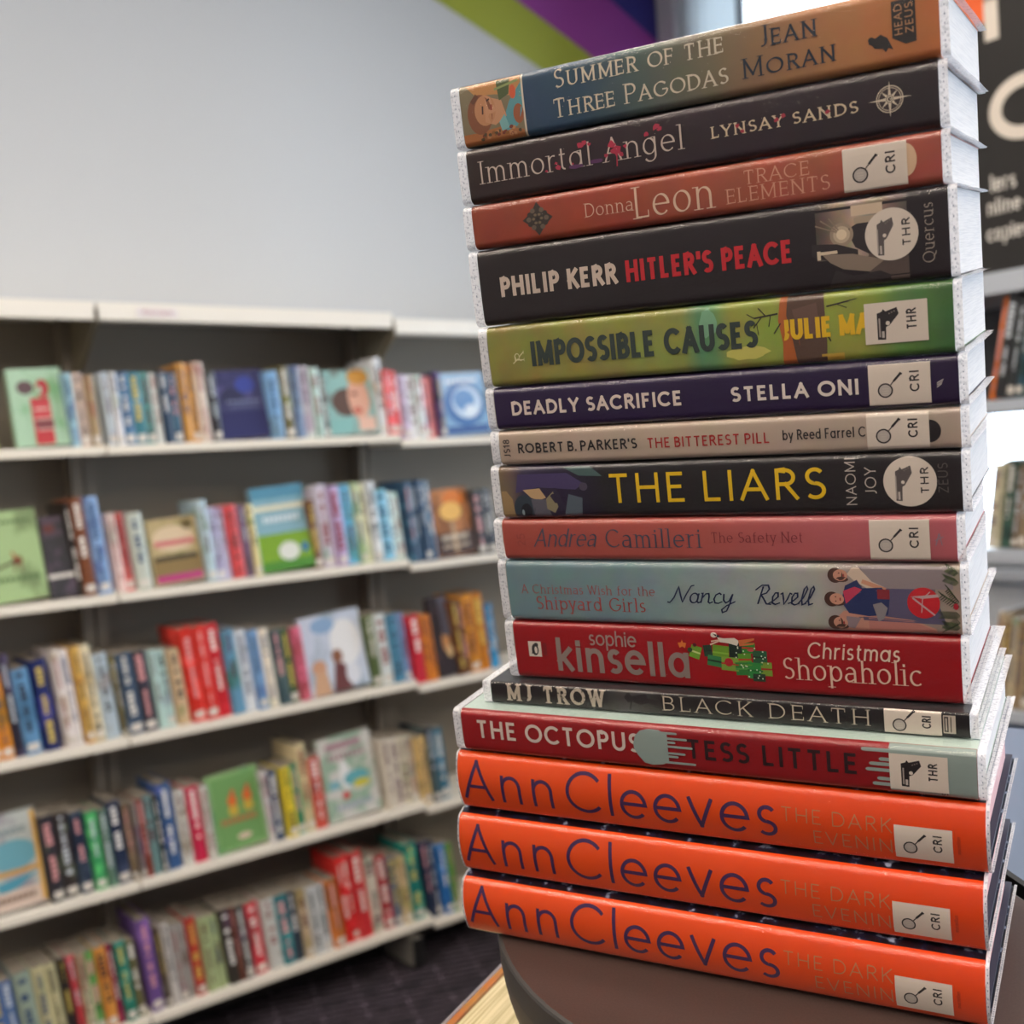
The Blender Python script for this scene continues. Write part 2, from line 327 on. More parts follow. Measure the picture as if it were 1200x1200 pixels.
class Book:
    def __init__(s, name, label, s0, d0, z0, L, W, T, hard=False, group=None):
        s.L, s.W, s.T, s.hard = L, W, T, hard
        s.root = empty(name, stack_pt(s0*MM, d0*MM, z0*MM), M3)
        tag(s.root, label, 'book', group)
        s.r = 2.2 if hard else min(2.9, T*.13+.3); s.b = 3.6 if hard else .35
        s.m0 = 1.2 if hard else .25           # clearance above and below the spine
        s.zf = 0                              # shift from measured lower edge of the spine to the book's own zero
    def prof(s, z):
        zb, zt = s.m0, s.T-s.m0
        z = min(max(z, zb), zt); t = (z-(zb+zt)/2)/((zt-zb)/2)
        y = s.b*t*t; e = min(z-zb, zt-z)
        if e < s.r: y += s.r-math.sqrt(max(0, s.r*s.r-(s.r-e)**2))
        return y
    def outline(s, off=0, W=None, wave=0):
        zb, zt = s.m0, s.T-s.m0; W = W or s.W; pts = []
        zs = [zb+(zt-zb)*(.5-.5*math.cos(math.pi*i/26)) for i in range(27)]
        ys = [s.prof(z) for z in zs]; y0 = ys[-1]
        back = [y0+2+(W-y0-2)*i/12 for i in range(13)]
        hin = (lambda y: 0) if not s.hard else (lambda y: 0)
        top = [(y, (s.T-.15 if s.hard else zt)+off+(wave*math.sin(y*.085)*min(1, (y-y0)/40))) for y in reversed(back)]
        bot = [(y, (.15 if s.hard else zb)-off+(wave*math.sin(y*.085+.6)*min(1, (y-y0)/40))) for y in back]
        mid = []
        for z, y in reversed(list(zip(zs, ys))):
            k = (z-(zb+zt)/2)/((zt-zb)/2)
            mid.append((y-off, z+off*k))
        return top+mid+bot
    def shell(s, name, out, x0, x1, th, mats, mi=0, ends_x=1):
        """a wrapped sheet of thickness th (mm) following the outline"""
        b = MB(); o = [Vector(p) for p in out]; inn = []
        for i in range(len(o)):
            a = o[max(0, i-1)]; c = o[min(len(o)-1, i+1)]; t = (c-a).normalized(); inn.append(o[i]+Vector((-t.y, t.x))*-th*-1)
        # outline runs top-back -> spine -> bottom-back; inside lies to the left of travel
        k = lambda x, p: (x*MM, p[0]*MM, p[1]*MM)
        b.grid([[k(x0, p) for p in o], [k(x1, p) for p in o]], mi, True)
        if th:
            b.grid([[k(x0, p) for p in inn], [k(x1, p) for p in inn]], mi, True, flip=True)
            for x, fl in ((x0, False), (x1, True)): b.grid([[k(x, p) for p in o], [k(x, p) for p in inn]], mi, False, flip=fl)
            for i in (0, -1): b.face([k(x0, o[i]), k(x1, o[i]), k(x1, inn[i]), k(x0, inn[i])], mi if not isinstance(mi, list) else mi[i])
        return b.build(name, mats, s.root)
    def body(s, cover, pages=PAGES, outer=None, film=True, seam_l=4.6, seam_r=3.4):
        out = s.outline()
        if s.hard:
            n = len(out); mi = []
            for i in range(n-1):
                y = (out[i][0]+out[i+1][0])/2; mi.append(0 if y < s.prof(s.m0+.35)+1.2 and 13 <= i < n-13 else 1)
            c = s.shell('dust_jacket', out, 0, s.L, .3, [cover, outer], mi)
            for z0, z1 in ((.6, 3.0), (s.T-3.0, s.T-.6)):
                b = MB(); b.box(.6*MM, (s.L-.6)*MM, 9*MM, (s.W-1)*MM, z0*MM, z1*MM); b.build('board', NAVYBOARD, s.root)
            b = MB(); b.box(3*MM, (s.L-3.5)*MM, 6*MM, (s.W-5)*MM, 3.05*MM, (s.T-3.05)*MM); b.build('page_block', pages, s.root)
        else:
            if outer:
                n = len(out); mi = [0 if 13 <= i < n-13 else 1 for i in range(n-1)]
                s.shell('cover', out, 0, s.L, .3, [cover, outer], mi)
            else: s.shell('cover', out, 0, s.L, .3, [cover], 0)
            b = MB(); b.box(.6*MM, (s.L-.25)*MM, (s.prof(s.m0)+.5)*MM, (s.W-1.2)*MM, (s.m0+.35)*MM, (s.T-s.m0-.35)*MM)
            b.build('page_block', pages, s.root)
        if film:
            o2 = s.outline(.14 if not s.hard else .1)
            s.shell('clear_jacket', [(y-(.5 if 12 <= i <= len(o2)-13 else 0), z) for i, (y, z) in enumerate(o2)], -.2, s.L+.2, 0, FILM)
            for x0, x1 in ((-seam_l, -.25), (s.L+.25, s.L+seam_r)):
                if x1-x0 < .4: continue
                b = MB()
                o3 = s.outline(.1, s.W+2.5, .25)
                b.grid([[(x*MM, p[0]*MM, p[1]*MM) for p in o3] for x in (x0, x1)], 0, True)
                # weld marks along the seam
                xm = (x0+x1)/2; acc = 0
                for p, q in zip(o3, o3[1:]):
                    d = math.dist(p, q); kk = max(1, int(d/1.6))
                    for j in range(kk):
                        acc += 1
                        if kk == 1 and acc % 2: continue
                        a = (p[0]+(q[0]-p[0])*(j+.2)/kk, p[1]+(q[1]-p[1])*(j+.2)/kk); c = (p[0]+(q[0]-p[0])*(j+.7)/kk, p[1]+(q[1]-p[1])*(j+.7)/kk)
                        n = Vector((-(q[1]-p[1]), q[0]-p[0])).normalized()*-.08
                        n = Vector((q[1]-p[1], -(q[0]-p[0]))).normalized()*-.08
                        b.face([((xm-.2)*MM, (a[0]-abs(n.x))*MM, (a[1]+n.y)*MM), ((xm+.2)*MM, (a[0]-abs(n.x))*MM, (a[1]+n.y)*MM), ((xm+.2)*MM, (c[0]-abs(n.x))*MM, (c[1]+n.y)*MM), ((xm-.2)*MM, (c[0]-abs(n.x))*MM, (c[1]+n.y)*MM)], 1)
                b.build('film_seam', [SEAM, mat('666C7A', .4)], s.root)
    # ---- print on the spine: everything follows the curve of the spine
    def P(s, x, z, lay): return (x*MM, (s.prof(z)-.035-.035*lay)*MM, z*MM)
    def quads(s, name, qs, m, lay=3, label=None, par=None):
        b = MB()
        for q in qs: b.face([s.P(x, z, lay) for x, z in q], 0)
        o = b.build(name, m, par or s.root)
        if label: o['label'] = label
        return o
    def text(s, txt, x0, x1, zb, h, color, name='title_lettering', rot=False, lay=7, mt=None, label=None, par=None, **k):
        m = mt or mat(color, .45); zb += s.zf
        if rot:                       # reads upwards: x0 = baseline (right), zb..x1 = run
            qs = [[(x0-v, u) for u, v in q] for q in letters(txt, zb, x1+s.zf, 0, h, **k)]
        else: qs = letters(txt, x0, x1, zb, h, **k)
        return s.quads(name, qs, m, lay, label, par)
    def shapes(s, name, items, lay=1, zoff=None, label=None, par=None):
        """flat printed picture: polygons cut finely so that they bend with the spine"""
        bm = bmesh.new(); mats = []
        zf = s.zf if zoff is None else zoff
        for k, (c, poly) in enumerate(items):
            m = c if not isinstance(c, str) else mat(c, .45)
            if m not in mats: mats.append(m)
            try: f = bm.faces.new([bm.verts.new((x, l2, z+zf)) for x, z, l2 in [(p[0], p[1], lay+k*min(.2, 2.4/len(items))) for p in poly]])
            except ValueError: continue
            f.material_index = mats.index(m)
        bmesh.ops.triangulate(bm, faces=[f for f in bm.faces if len(f.verts) > 4])
        zz = [s.m0+.15, s.m0+.4, s.m0+.8, s.m0+1.4, s.m0+2.2]; zz += [s.T-z for z in zz]
        if s.hard: zz += [s.T*i/12 for i in range(1, 12)]
        else: zz += [s.T*.25, s.T*.5, s.T*.75]
        for z in zz:
            bmesh.ops.bisect_plane(bm, geom=bm.verts[:]+bm.edges[:]+bm.faces[:], plane_co=(0, 0, z), plane_no=(0, 0, 1))
        for v in bm.verts:
            v.co = Vector(s.P(v.co.x, min(max(v.co.z, s.m0+.02), s.T-s.m0-.02), v.co.y))
        me = bpy.data.meshes.new(name); bm.to_mesh(me); bm.free()
        for m in mats: me.materials.append(m)
        o = bpy.data.objects.new(name, me); col.objects.link(o); o.parent = par or s.root
        if label: o['label'] = label
        return o
    def sticker(s, x0, x1, z0, z1, kind, code, round_=False):
        w, h = x1-x0, z1-z0; cx, cz = (x0+x1)/2, (z0+z1)/2; wht = mat('D9CDBF', .55); ink = '241E1E'
        base = ell(cx, cz, w/2, h/2, 40) if round_ else rect(x0, x1, z0, z1)
        st = s.shapes('genre_sticker', [(wht, base)], lay=10, label='white %s genre sticker reading %s' % ('round' if round_ else 'square', code))
        fx = lambda a: x0+a*w; fz = lambda a: z0+a*h
        if kind == 'lens':
            it = [(mat(ink, .5), ell(fx(.27), fz(.36), .125*w, .125*w, 24)), (mat('B8AFA6', .5), ell(fx(.27), fz(.36), .1*w, .1*w, 24))]
            it += [(mat('D9CDBF', .5), thick([(fx(.22), fz(.36)-.05*w+i*.04*w), (fx(.32), fz(.36)-.05*w+i*.04*w)], .12)) for i in range(3)]
            it += [(mat(ink, .5), thick([(fx(.27)+.09*w, fz(.36)+.09*w), (fx(.41), fz(.36)+.15*w)], .45)), (mat(ink, .5), thick([(fx(.41), fz(.36)+.15*w), (fx(.53), fz(.36)+.28*w)], .9)), (mat(ink, .5), thick([(fx(.51), fz(.36)+.29*w), (fx(.55), fz(.36)+.26*w)], .7))]
            s.shapes('magnifier_print', it, lay=10.6, par=st)
        else:
            g = [(.20,.10),(.33,.09),(.34,.40),(.40,.44),(.42,.52),(.37,.58),(.55,.70),(.52,.86),(.34,.78),(.30,.84),(.28,.78),(.20,.74)]
            if round_: g = [(.2+(a-.2)*.9+.03, .12+(b_-.1)*.92) for a, b_ in g]
            pic = [(mat('5A5250', .5) if round_ else mat(ink, .5), [(fx(a), fz(b_)) for a, b_ in g]),
                   (mat('D9CDBF', .5), ell(fx(.37), fz(.49), .035*w, .035*w, 12)), (mat('A79D94', .5), rect(fx(.225), fx(.25), fz(.16), fz(.62))), (mat('BDB3A9', .5), rect(fx(.27), fx(.31), fz(.14), fz(.3)))]
            pic += [(mat('8B8078', .5), ell(fx(.40+.04*i), fz(.72+.025*i), .012*w, .012*w, 8)) for i in range(3)]
            s.shapes('pistol_print', pic, lay=10.6, par=st)
        zr = (.30, .80) if not round_ else (.25, .78)
        s.text(code, fx(.82 if not round_ else .85), fz(zr[1]), fz(zr[0]), w*.155, ink, name='code_lettering', rot=True, lay=11, w=.17, gap=.3, par=st)

def rect(x0, x1, z0, z1): return [(x0, z0), (x1, z0), (x1, z1), (x0, z1)]
def ell(cx, cz, rx, rz, n=24, a0=0): return [(cx+rx*math.cos(2*math.pi*i/n+a0), cz+rz*math.sin(2*math.pi*i/n+a0)) for i in range(n)]
def thick(pts, w):
    (x0, y0), (x1, y1) = pts; d = math.hypot(x1-x0, y1-y0) or 1; nx, ny = -(y1-y0)/d*w/2, (x1-x0)/d*w/2
    return [(x0+nx, y0+ny), (x0-nx, y0-ny), (x1-nx, y1-ny), (x1+nx, y1+ny)]
def blob(cx, cz, rx, rz, n=14, j=.25):
    return [(cx+rx*math.cos(2*math.pi*i/n)*(1+random.uniform(-j, j)), cz+rz*math.sin(2*math.pi*i/n)*(1+random.uniform(-j, j))) for i in range(n)]

# ---- 1 Summer of the Three Pagodas -----------------------------------------
b = Book('paperback_book', 'thick blue to orange paperback on top of the stack, woman\'s portrait on its spine', -265.2, 470, 69.1, 205, 130, 27.6)
b.zf = .8
b.body(cover_mat([(0, '6F6350'), (31, '3A5672'), (60, '3F5C70'), (90, '65756F'), (118, '8C8168'), (145, 'B08862'), (175, 'CC8E5C'), (205, 'D2824E')], 205))
b.shapes('portrait_print', [('857A5E', rect(.2, 31.6, -.3, 26)), ('C08A52', [(3, 26), (31, 26), (31, 17), (18, 20), (8, 21)]), ('B0703F', [(0.2, 0), (31, 0), (31, 3), (20, 6), (8, 5), (.2, 5)]),
    ('8A5638', ell(9.6, 12.6, 6.4, 8.6, 20)), ('C08A62', ell(12.4, 14, 5.4, 6.6, 20)), ('C99670', [(13, 20), (21, 17), (23, 10), (17, 7), (12, 9)]), ('6E4630', thick([(6, 18), (9, 21)], 2.2)), ('4A3026', thick([(11, 12.5), (11.3, 16)], .8)), ('4A3026', thick([(13.6, 17.8), (15, 18.6)], .8)), ('9A4A3A', thick([(15.5, 13.6), (15.8, 16)], .9)),
    ('5F9AA0', [(20, 6), (25, 16), (31.4, 23), (31.4, 12), (28, 5), (22, 3.5)]), ('7FB4B4', [(19, 8), (22, 11), (24, 5), (20, 4)]), ('A05E3C', ell(29, 10, 2.6, 4.2, 16)), ('D0603C', ell(27, 19.5, 1.6, 3, 12)), ('52603A', [(20, 17), (25, 19), (26, 25.5), (19, 25.5)]), ('8C9A60', thick([(18, 22), (30, 24)], 1))]
    + [(random.choice(['7A3A2C', 'C08858', '5A4A30', '93602F']), blob(random.uniform(8, 30), random.uniform(1.5, 5.5), 1, .8, 7)) for _ in range(22)], lay=1)
b.shapes('picture_rule', [('D8CDB8', rect(31.4, 32.3, -.2, 26))], lay=2)
b.text('Summer of the', 47.7, 123.3, 16.8, 8, 'D9CFB8', small=.80, w=.115, serif=True, contrast=.6)
b.text('Three Pagodas', 46.2, 124.5, 4.8, 8, 'D9CFB8', small=.80, w=.115, serif=True, contrast=.6)
b.text('Jean', 137.8, 160, 15.6, 8.2, '2A3440', name='author_lettering', small=.78, w=.12, serif=True, contrast=.6)
b.text('Moran', 131, 166.6, 5.2, 7.6, '2A3440', name='author_lettering', small=.80, w=.12, serif=True, contrast=.6)
bd = b.shapes('publisher_badge', [('2B2724', [(188.2, 22), (196.8, 22), (196.8, 6.6), (193, 6.2), (188.2, 9)])], lay=2)
b.text('HEAD', 192.0, 20.6, 9.8, 2.9, 'B98A60', name='badge_lettering', rot=True, lay=7, w=.13, par=bd)
b.text('ZEUS', 195.9, 20.6, 9.8, 2.9, 'B98A60', name='badge_lettering', rot=True, lay=7, w=.13, par=bd)
b.shapes('bird_emblem', [('2B2724', [(179.4, 8.6), (180.6, 10.8), (182, 10.2), (184, 11.2), (186.4, 9.6), (188.4, 5), (186.6, 6), (185.6, 4.6), (184.6, 6), (181.6, 6.6), (180.8, 7.8)]), ('2B2724', ell(180.5, 9.8, 1.2, 1.1, 12))], lay=2)

# ---- 2 Immortal Angel ---------------------------------------------------------
b = Book('paperback_book', 'dark brown paperback with cream serif title flecked pink, second from top of the stack', -265.5, 470, 44.2, 204, 130, 24.7)
b.zf = .7
b.body(cover_mat([(0, '3E302A'), (60, '3A2A2C'), (110, '392B30'), (204, '332A2C')], 204, mottle=.1))
b.text('Immortal Angel', 6.9, 103.2, 7.7, 10, 'CDBCAE', w=.085, serif=True, contrast=.55, font=G1)
b.shapes('pink_splatter', [('B42C48', blob(x, z, r, r*.9, 11, .4)) for x, z, r in ((46, 9.3, 1.2), (45, 11, .7), (57, 16.6, 1.6), (59, 17.6, 1.1), (61.5, 16.5, .8), (72, 14.5, 1.7), (74, 12, 2.2), (76, 10, 1.2), (78, 13, .8), (88, 16, 1), (92.5, 18.5, 1.5), (94, 17.4, 1.1), (40, 8.4, .6), (53, 9.5, .5), (69, 10.5, .9))] + [('B42C48', thick([(74, 11), (73.6, 5.4)], .5)), ('5A2A5A', blob(64, 9, 3, 1, 10, .3)), ('5A2A5A', blob(55, 8.3, 3.5, .9, 10, .3))], lay=8.5)
b.text('LYNSAY SANDS', 116.1, 174.8, 9.6, 4.7, 'D5C2A2', name='author_lettering', w=.17, serif=True, contrast=.5)
b.shapes('pink_flecks', [('A83040', blob(x, z, .9, .8, 9, .4)) for x, z in ((129, 10.6), (143, 12.5), (146, 13.6), (163, 12), (127, 13))], lay=8.5)
cx, cz = 186.4, 12.6; it = []
b_it = [('CDBFA8', ell(cx, cz, 5.0, 5.0, 36)), ('382B2D', ell(cx, cz, 4.6, 4.6, 36)), ('CDBFA8', ell(cx, cz, 4.2, 4.2, 36)), ('382B2D', ell(cx, cz, 3.95, 3.95, 36))]
for i in range(8):
    a = math.pi/4*i; L = 8 if i % 4 == 0 else 6.6 if i % 2 == 0 else 4.3
    b_it.append(('D9CCB4', [(cx+L*math.cos(a), cz+L*math.sin(a)), (cx+.9*math.cos(a+.75), cz+.9*math.sin(a+.75)), (cx, cz), (cx+.9*math.cos(a-.75), cz+.9*math.sin(a-.75))]))
b_it += [('382B2D', ell(cx, cz, 1.35, 1.35, 20)), ('D9CCB4', ell(cx, cz, 1.1, 1.1, 20)), ('382B2D', ell(cx+.1, cz, .7, .7, 16)), ('D9CCB4', rect(cx, cx+.8, cz-.2, cz+.1))]
b.shapes('compass_emblem', b_it, lay=2)

# ---- 3 Leon ------------------------------------------------------------------
b = Book('paperback_book', 'terracotta paperback with pale serif lettering and CRI sticker, third from top of the stack', -266.1, 470, 23.7, 204.6, 126, 20.3)
b.zf = .8
b.body(cover_mat([(0, 'A85038'), (70, 'B4553C'), (140, 'BC6650'), (204, 'B4604E')], 204.6, mottle=.14, scale=60))
cx, cz = 33.6, 9.3
it = [('3D342C', [(cx-7.6, cz), (cx-3, cz+3), (cx, cz+7.4), (cx+3.4, cz+3), (cx+7.6, cz), (cx+3.4, cz-3.4), (cx, cz-7.4), (cx-3, cz-3.4)])]
for i in range(12):
    a = math.pi/6*i; it.append(('3D342C' if i % 2 else '6B5E4C', ell(cx+4.4*math.cos(a), cz+4.2*math.sin(a), 1.25, 1.1, 12)))
it += [('77694F', ell(cx+2.0*math.cos(a), cz+2.0*math.sin(a), .8, .6, 10)) for a in (0, 1.05, 2.1, 3.14, 4.2, 5.2)] + [('2C2620', ell(cx, cz, .9, .9, 12))]
b.shapes('ornament_print', it, lay=2)
b.text('Donna', 57.2, 79.3, 6.6, 5.9, 'D8B49A', name='author_lettering', w=.09, serif=True, contrast=.5)
b.text('Leon', 80.7, 114.5, 2.8, 13.2, 'E0C0A6', name='author_lettering', w=.085, serif=True, contrast=.6)
b.text('TRACE', 128.6, 155.1, 10.0, 5.6, 'D39A80', w=.1, serif=True, contrast=.6)
b.text('ELEMENTS', 121.1, 162.9, 3.3, 5.9, 'D39A80', w=.1, serif=True, contrast=.6)
b.shapes('cream_disc', [('D9B896', ell(191.5, 10, 4.2, 6.2, 24))], lay=1)
b.sticker(168.2, 192.2, 1.0, 17.3, 'lens', 'CRI')

# ---- 4 Kerr --------------------------------------------------------------------
b = Book('paperback_book', 'thick black paperback with white and red capitals and a round THR sticker', -266, 470, -11.5, 206, 112, 35.1)
b.zf = .8
b.body(cover_mat([(0, '332C2A'), (100, '2E2728'), (206, '2A2224')], 206, mottle=.05))
b.text('PHILIP KERR', 11.1, 69, 12.0, 9.0, 'D2C0B0', name='author_lettering', w=.21, gap=.25, space=.5)
b.text("HITLER'S PEACE", 73.7, 146, 12.0, 9.3, 'C4232B', w=.20, gap=.27, space=.5)
haze = cover_mat([(0, '2E2728'), (152, '2E2728'), (160, '7A6A5C'), (171, 'C9B49C'), (182, '9C8A7A'), (191, '6A5C54')], 206, mottle=.2, scale=120)
it = [(haze, rect(156, 191, 11, 33)), ('5A4C44', rect(176, 191, 1, 12)), ('2B2323', [(168, 22), (176, 26), (184, 24), (184, 11), (176, 12), (171, 15)]), ('9C8A76', ell(166, 20.5, 4.6, 4.6, 24)), ('BFAC92', ell(166, 20.5, 3.3, 3.3, 24)), ('E0CFB2', ell(166, 20.5, 2, 2, 20)), ('2B2323', [(154, 18), (164, 17), (172, 14), (172, 10.5), (160, 11), (154, 13)]),
      ('CDB89E', rect(170, 182, 27, 31)), ('A89680', rect(171, 180, 24, 26.4)), ('8A7A6A', [(158, 13.5), (170, 12.6), (182, 9), (176, 5), (166, 7), (161, 10)]), ('D8C6AA', rect(156, 157.4, 11.5, 15)), ('D8C6AA', rect(157.4, 164, 13.4, 14.6)), ('2B2323', [(163, 7), (170, 4), (180, 5), (184, 3), (184, .4), (160, .4)])]
for k, (a, L) in enumerate(((2.5, 10), (2.75, 11), (2.2, 8))):
    it.append(('8A7866', thick([(166+2*math.cos(a), 20.8+2*math.sin(a)), (166+L*math.cos(a), 20.8+L*math.sin(a))], .5)))
b.shapes('night_scene_print', it, lay=1, label='sepia night street scene printed on the spine')
b.sticker(175.0, 195.0, 8.3, 28.3, 'gun', 'THR', True)
b.text('Quercus', 200.6, 28.2, 6.0, 4.6, 'A89A8C', name='publisher_lettering', rot=True, w=.09, serif=True, contrast=.5)

# ---- 5 Impossible Causes ---------------------------------------------------------
b = Book('paperback_book', 'lime green paperback with dark capitals, yellow author name and square THR sticker', -265.7, 470, -40.3, 206, 110, 28.6)
b.zf = .7
b.body(cover_mat([(0, 'A39C50'), (60, 'A8A658'), (96, 'A6AC58'), (104, '6FA078'), (110, '79A676'), (118, 'A9B45A'), (170, 'A8B650'), (186, '6F9A54'), (206, '4C7A44')], 206, mottle=.16, scale=70))
b.shapes('colour_wash', [('7FB08C', blob(108, 20, 3.5, 6, 16, .2)), ('C9C464', blob(124, 6, 9, 3, 16, .2)), ('C4A03E', rect(155, 164, .2, 3))], lay=1)
b.shapes('figure_print', [('B0602A', [(139, -.3), (147, -.3), (146, 10), (145, 28.4), (139.5, 28.4), (138, 18), (139.5, 9)]), ('5B4538', [(145, -.3), (157, -.3), (157.5, 8), (157, 28.4), (142.5, 28.4), (141.5, 20), (143.5, 10)]), ('6B5145', [(146, 12), (155, 11), (154, 24), (144, 22)])], lay=1.6)
it = []
for (x0, z0, x1, z1, w) in ((138, 21, 128, 20, .7), (133, 20.4, 130, 24, .5), (131, 20, 127.5, 16, .5), (128, 20, 125, 22, .4), (129, 17.5, 129.5, 13, .35), (135, 20.5, 134, 16, .4), (158, 22, 167, 23.4, .6), (162, 22.6, 166, 20.8, .35), (164, 23, 170, 24, .35), (157, 12, 159, 8, .5), (139, 17, 136, 13, .5)):
    it.append(('2E2A20', thick([(x0, z0), (x1, z1)], w)))
b.shapes('branch_print', it, lay=2.6)
b.text('IMPOSSIBLE CAUSES', 22.9, 128.7, 8.0, 11.4, '33403A', w=.2, gap=.24, space=.5)
b.text('JULIE MA', 139.3, 174.5, 9.8, 8.4, 'E2B81E', name='author_lettering', w=.22, gap=.24, space=.5)
b.text('R', 18.6, 15.2, 11.2, 5, 'D9D2A4', name='publisher_lettering', rot=True, w=.1, serif=True, contrast=.4)
b.shapes('bird_emblem', [('D9D2A4', thick([(12.5, 10), (15.6, 12.2)], .5)), ('D9D2A4', thick([(14.4, 11.2), (13.6, 13.6)], .6)), ('D9D2A4', thick([(15.2, 12), (17, 11)], .4))], lay=3)
b.sticker(172.7, 196.6, 5.3, 21.4, 'gun', 'THR')

# ---- 6 Deadly Sacrifice -----------------------------------------------------------
b = Book('paperback_book', 'slim deep purple paperback with bold white capitals and CRI sticker', -265.8, 470, -60.9, 206.9, 96, 20.5)
b.zf = .7
b.body(cover_mat([(0, '33224A'), (100, '301F48'), (206, '2A1840')], 206.9, mottle=.05))
b.text('DEADLY SACRIFICE', 9.1, 93.6, 6.3, 6.6, 'E2D2C6', w=.2, gap=.22, space=.45)
b.text('STELLA ONI', 115.6, 168.8, 6.3, 6.4, 'E2D6CC', name='author_lettering', w=.2, gap=.22, space=.45)
b.sticker(172.9, 196.6, 1.3, 17.6, 'lens', 'CRI')
b.shapes('star_emblem', [('D9CFC4', thick([(200-1.2, 8+i*.8), (201+.3*i, 9.4+i*.8)], .3)) for i in range(-1, 2)], lay=3)

# ---- 7 Parker's -------------------------------------------------------------------
b = Book('paperback_book', 'slim cream paperback with black and red lettering between purple and black ones', -265.8, 470, -77.9, 206.9, 95, 16.9)
b.zf = .7
b.body(cover_mat([(0, 'CDB8A4'), (100, 'D2BFAC'), (206, 'C6B4A4')], 206.9, mottle=.03))
b.text("ROBERT B. PARKER'S", 10, 70.6, 5.2, 4.7, '1E1A1A', name='author_lettering', w=.17, space=.3)
b.text('THE BITTEREST PILL', 75.5, 131, 5.0, 4.6, 'A8231F', w=.14, space=.34)
b.text('by Reed Farrel C', 136.7, 170.6, 5.9, 4.3, '2A2424', name='author_lettering', w=.13, font=G1, space=.4)
b.text('JS18', 5.6, 12, 3.4, 3.5, '2A2424', name='shelfmark_lettering', rot=True, w=.15)
b.shapes('dark_half_disc', [('1E1818', [(195.2, 3)]+[(195.2+4.4*math.cos(math.radians(a)), 7+4.6*math.sin(math.radians(a))) for a in range(-88, 89, 11)]+[(195.2, 11)])], lay=2)
b.sticker(171.1, 195.2, .5, 15.2, 'lens', 'CRI')

# ---- 8 The Liars --------------------------------------------------------------------
b = Book('paperback_book', 'black paperback with thin yellow capitals, shadowed face at the left of its spine', -268, 470, -103.9, 208.7, 98, 25.9)
b.zf = .7
b.body(cover_mat([(0, '8A7458'), (6, '7A6A5E'), (12, '4A4258'), (30, '352A45'), (44, '2E2838'), (56, '2A2728'), (208, '2B2625')], 208.7, mottle=.1))
it = [('9C8158', [(.3, 0), (6.5, 0), (6, 9), (3, 13), (.3, 13)]), ('463A64', [(8, 12), (20, 14.5), (40, 13), (44, 16), (36, 21), (10, 21)]), ('303C46', ell(12, 4.4, 5.6, 6.6, 22)), ('1A1A22', ell(13, 3.2, 3, 3.6, 18)), ('8FA0A6', ell(11, 2.4, .7, 1.5, 10)), ('C0A076', [(12, 13.4), (21, 14), (24, 9.4), (20, 8.2), (16, 9.6)]), ('5E5C66', [(16, 9), (24, 8.6), (26, .4), (17, .4)]), ('2A2038', [(24, 14), (30, 14), (34, 4), (31, 3), (27, 9)]), ('8C8264', [(24, 9), (28, 12.4), (30, 5), (28, 2), (24, 4)]), ('54606A', [(33, 1), (42, 1), (43, 9), (36, 11)]), ('48605E', [(34, 23.8), (48, 23.8), (54, 19), (42, 19.6)]), ('4A4252', ell(44, 14.4, 2.2, 2, 12))]
b.shapes('face_print', it, lay=1, label='dim close-up of an eye and nose printed on the spine')
b.text('THE LIARS', 56.6, 155.4, 6.3, 13.6, 'E5BE12', w=.12, gap=.26, space=.4)
b.text('NAOMI', 167.8, 23.2, 3.6, 4.3, 'C9BDB2', name='author_lettering', rot=True, w=.1)
b.text('JOY', 175.9, 19.2, 7.8, 4.6, 'C9BDB2', name='author_lettering', rot=True, w=.1)
b.text('ZEUS', 203.6, 20, 8, 3.8, '5C5450', name='publisher_lettering', rot=True, w=.1)
b.sticker(178.7, 199.4, 2.6, 23.2, 'gun', 'THR', True)

# ---- 9 The Safety Net -----------------------------------------------------------------
b = Book('paperback_book', 'salmon pink paperback with grey-blue serif author name and CRI sticker', -269.8, 470, -124.6, 207.6, 100, 20.5)
b.zf = .7
b.body(cover_mat([(0, 'BC5A4C'), (90, 'C4645A'), (150, 'CC7072'), (207, 'CC7078')], 207.6, mottle=.04))
b.text('Andrea', 16.5, 48.6, 6.2, 9, '4A4A5A', name='author_lettering', w=.095, serif=False, contrast=.6, slant=.28, gap=.16)
b.text('Camilleri', 54.5, 100.1, 5.8, 9, '4A4A5A', name='author_lettering', w=.095, serif=True, contrast=.6)
b.text('The Safety Net', 105.5, 146, 8.2, 4.8, '7A2A30', w=.09, serif=True, contrast=.55)
b.text('25', 12.0, 12.6, 6.8, 4.2, '8A3C36', name='series_number', rot=True, w=.08)
b.sticker(173.7, 197.4, 1.0, 17.8, 'lens', 'CRI')
b.shapes('publisher_emblem', [('8A7884', thick([(199.6, 7), (201, 12)], .5)), ('8A7884', thick([(201, 12), (202, 7)], .4)), ('8A7884', thick([(199.4, 9), (202.6, 10.6)], .4))], lay=3)

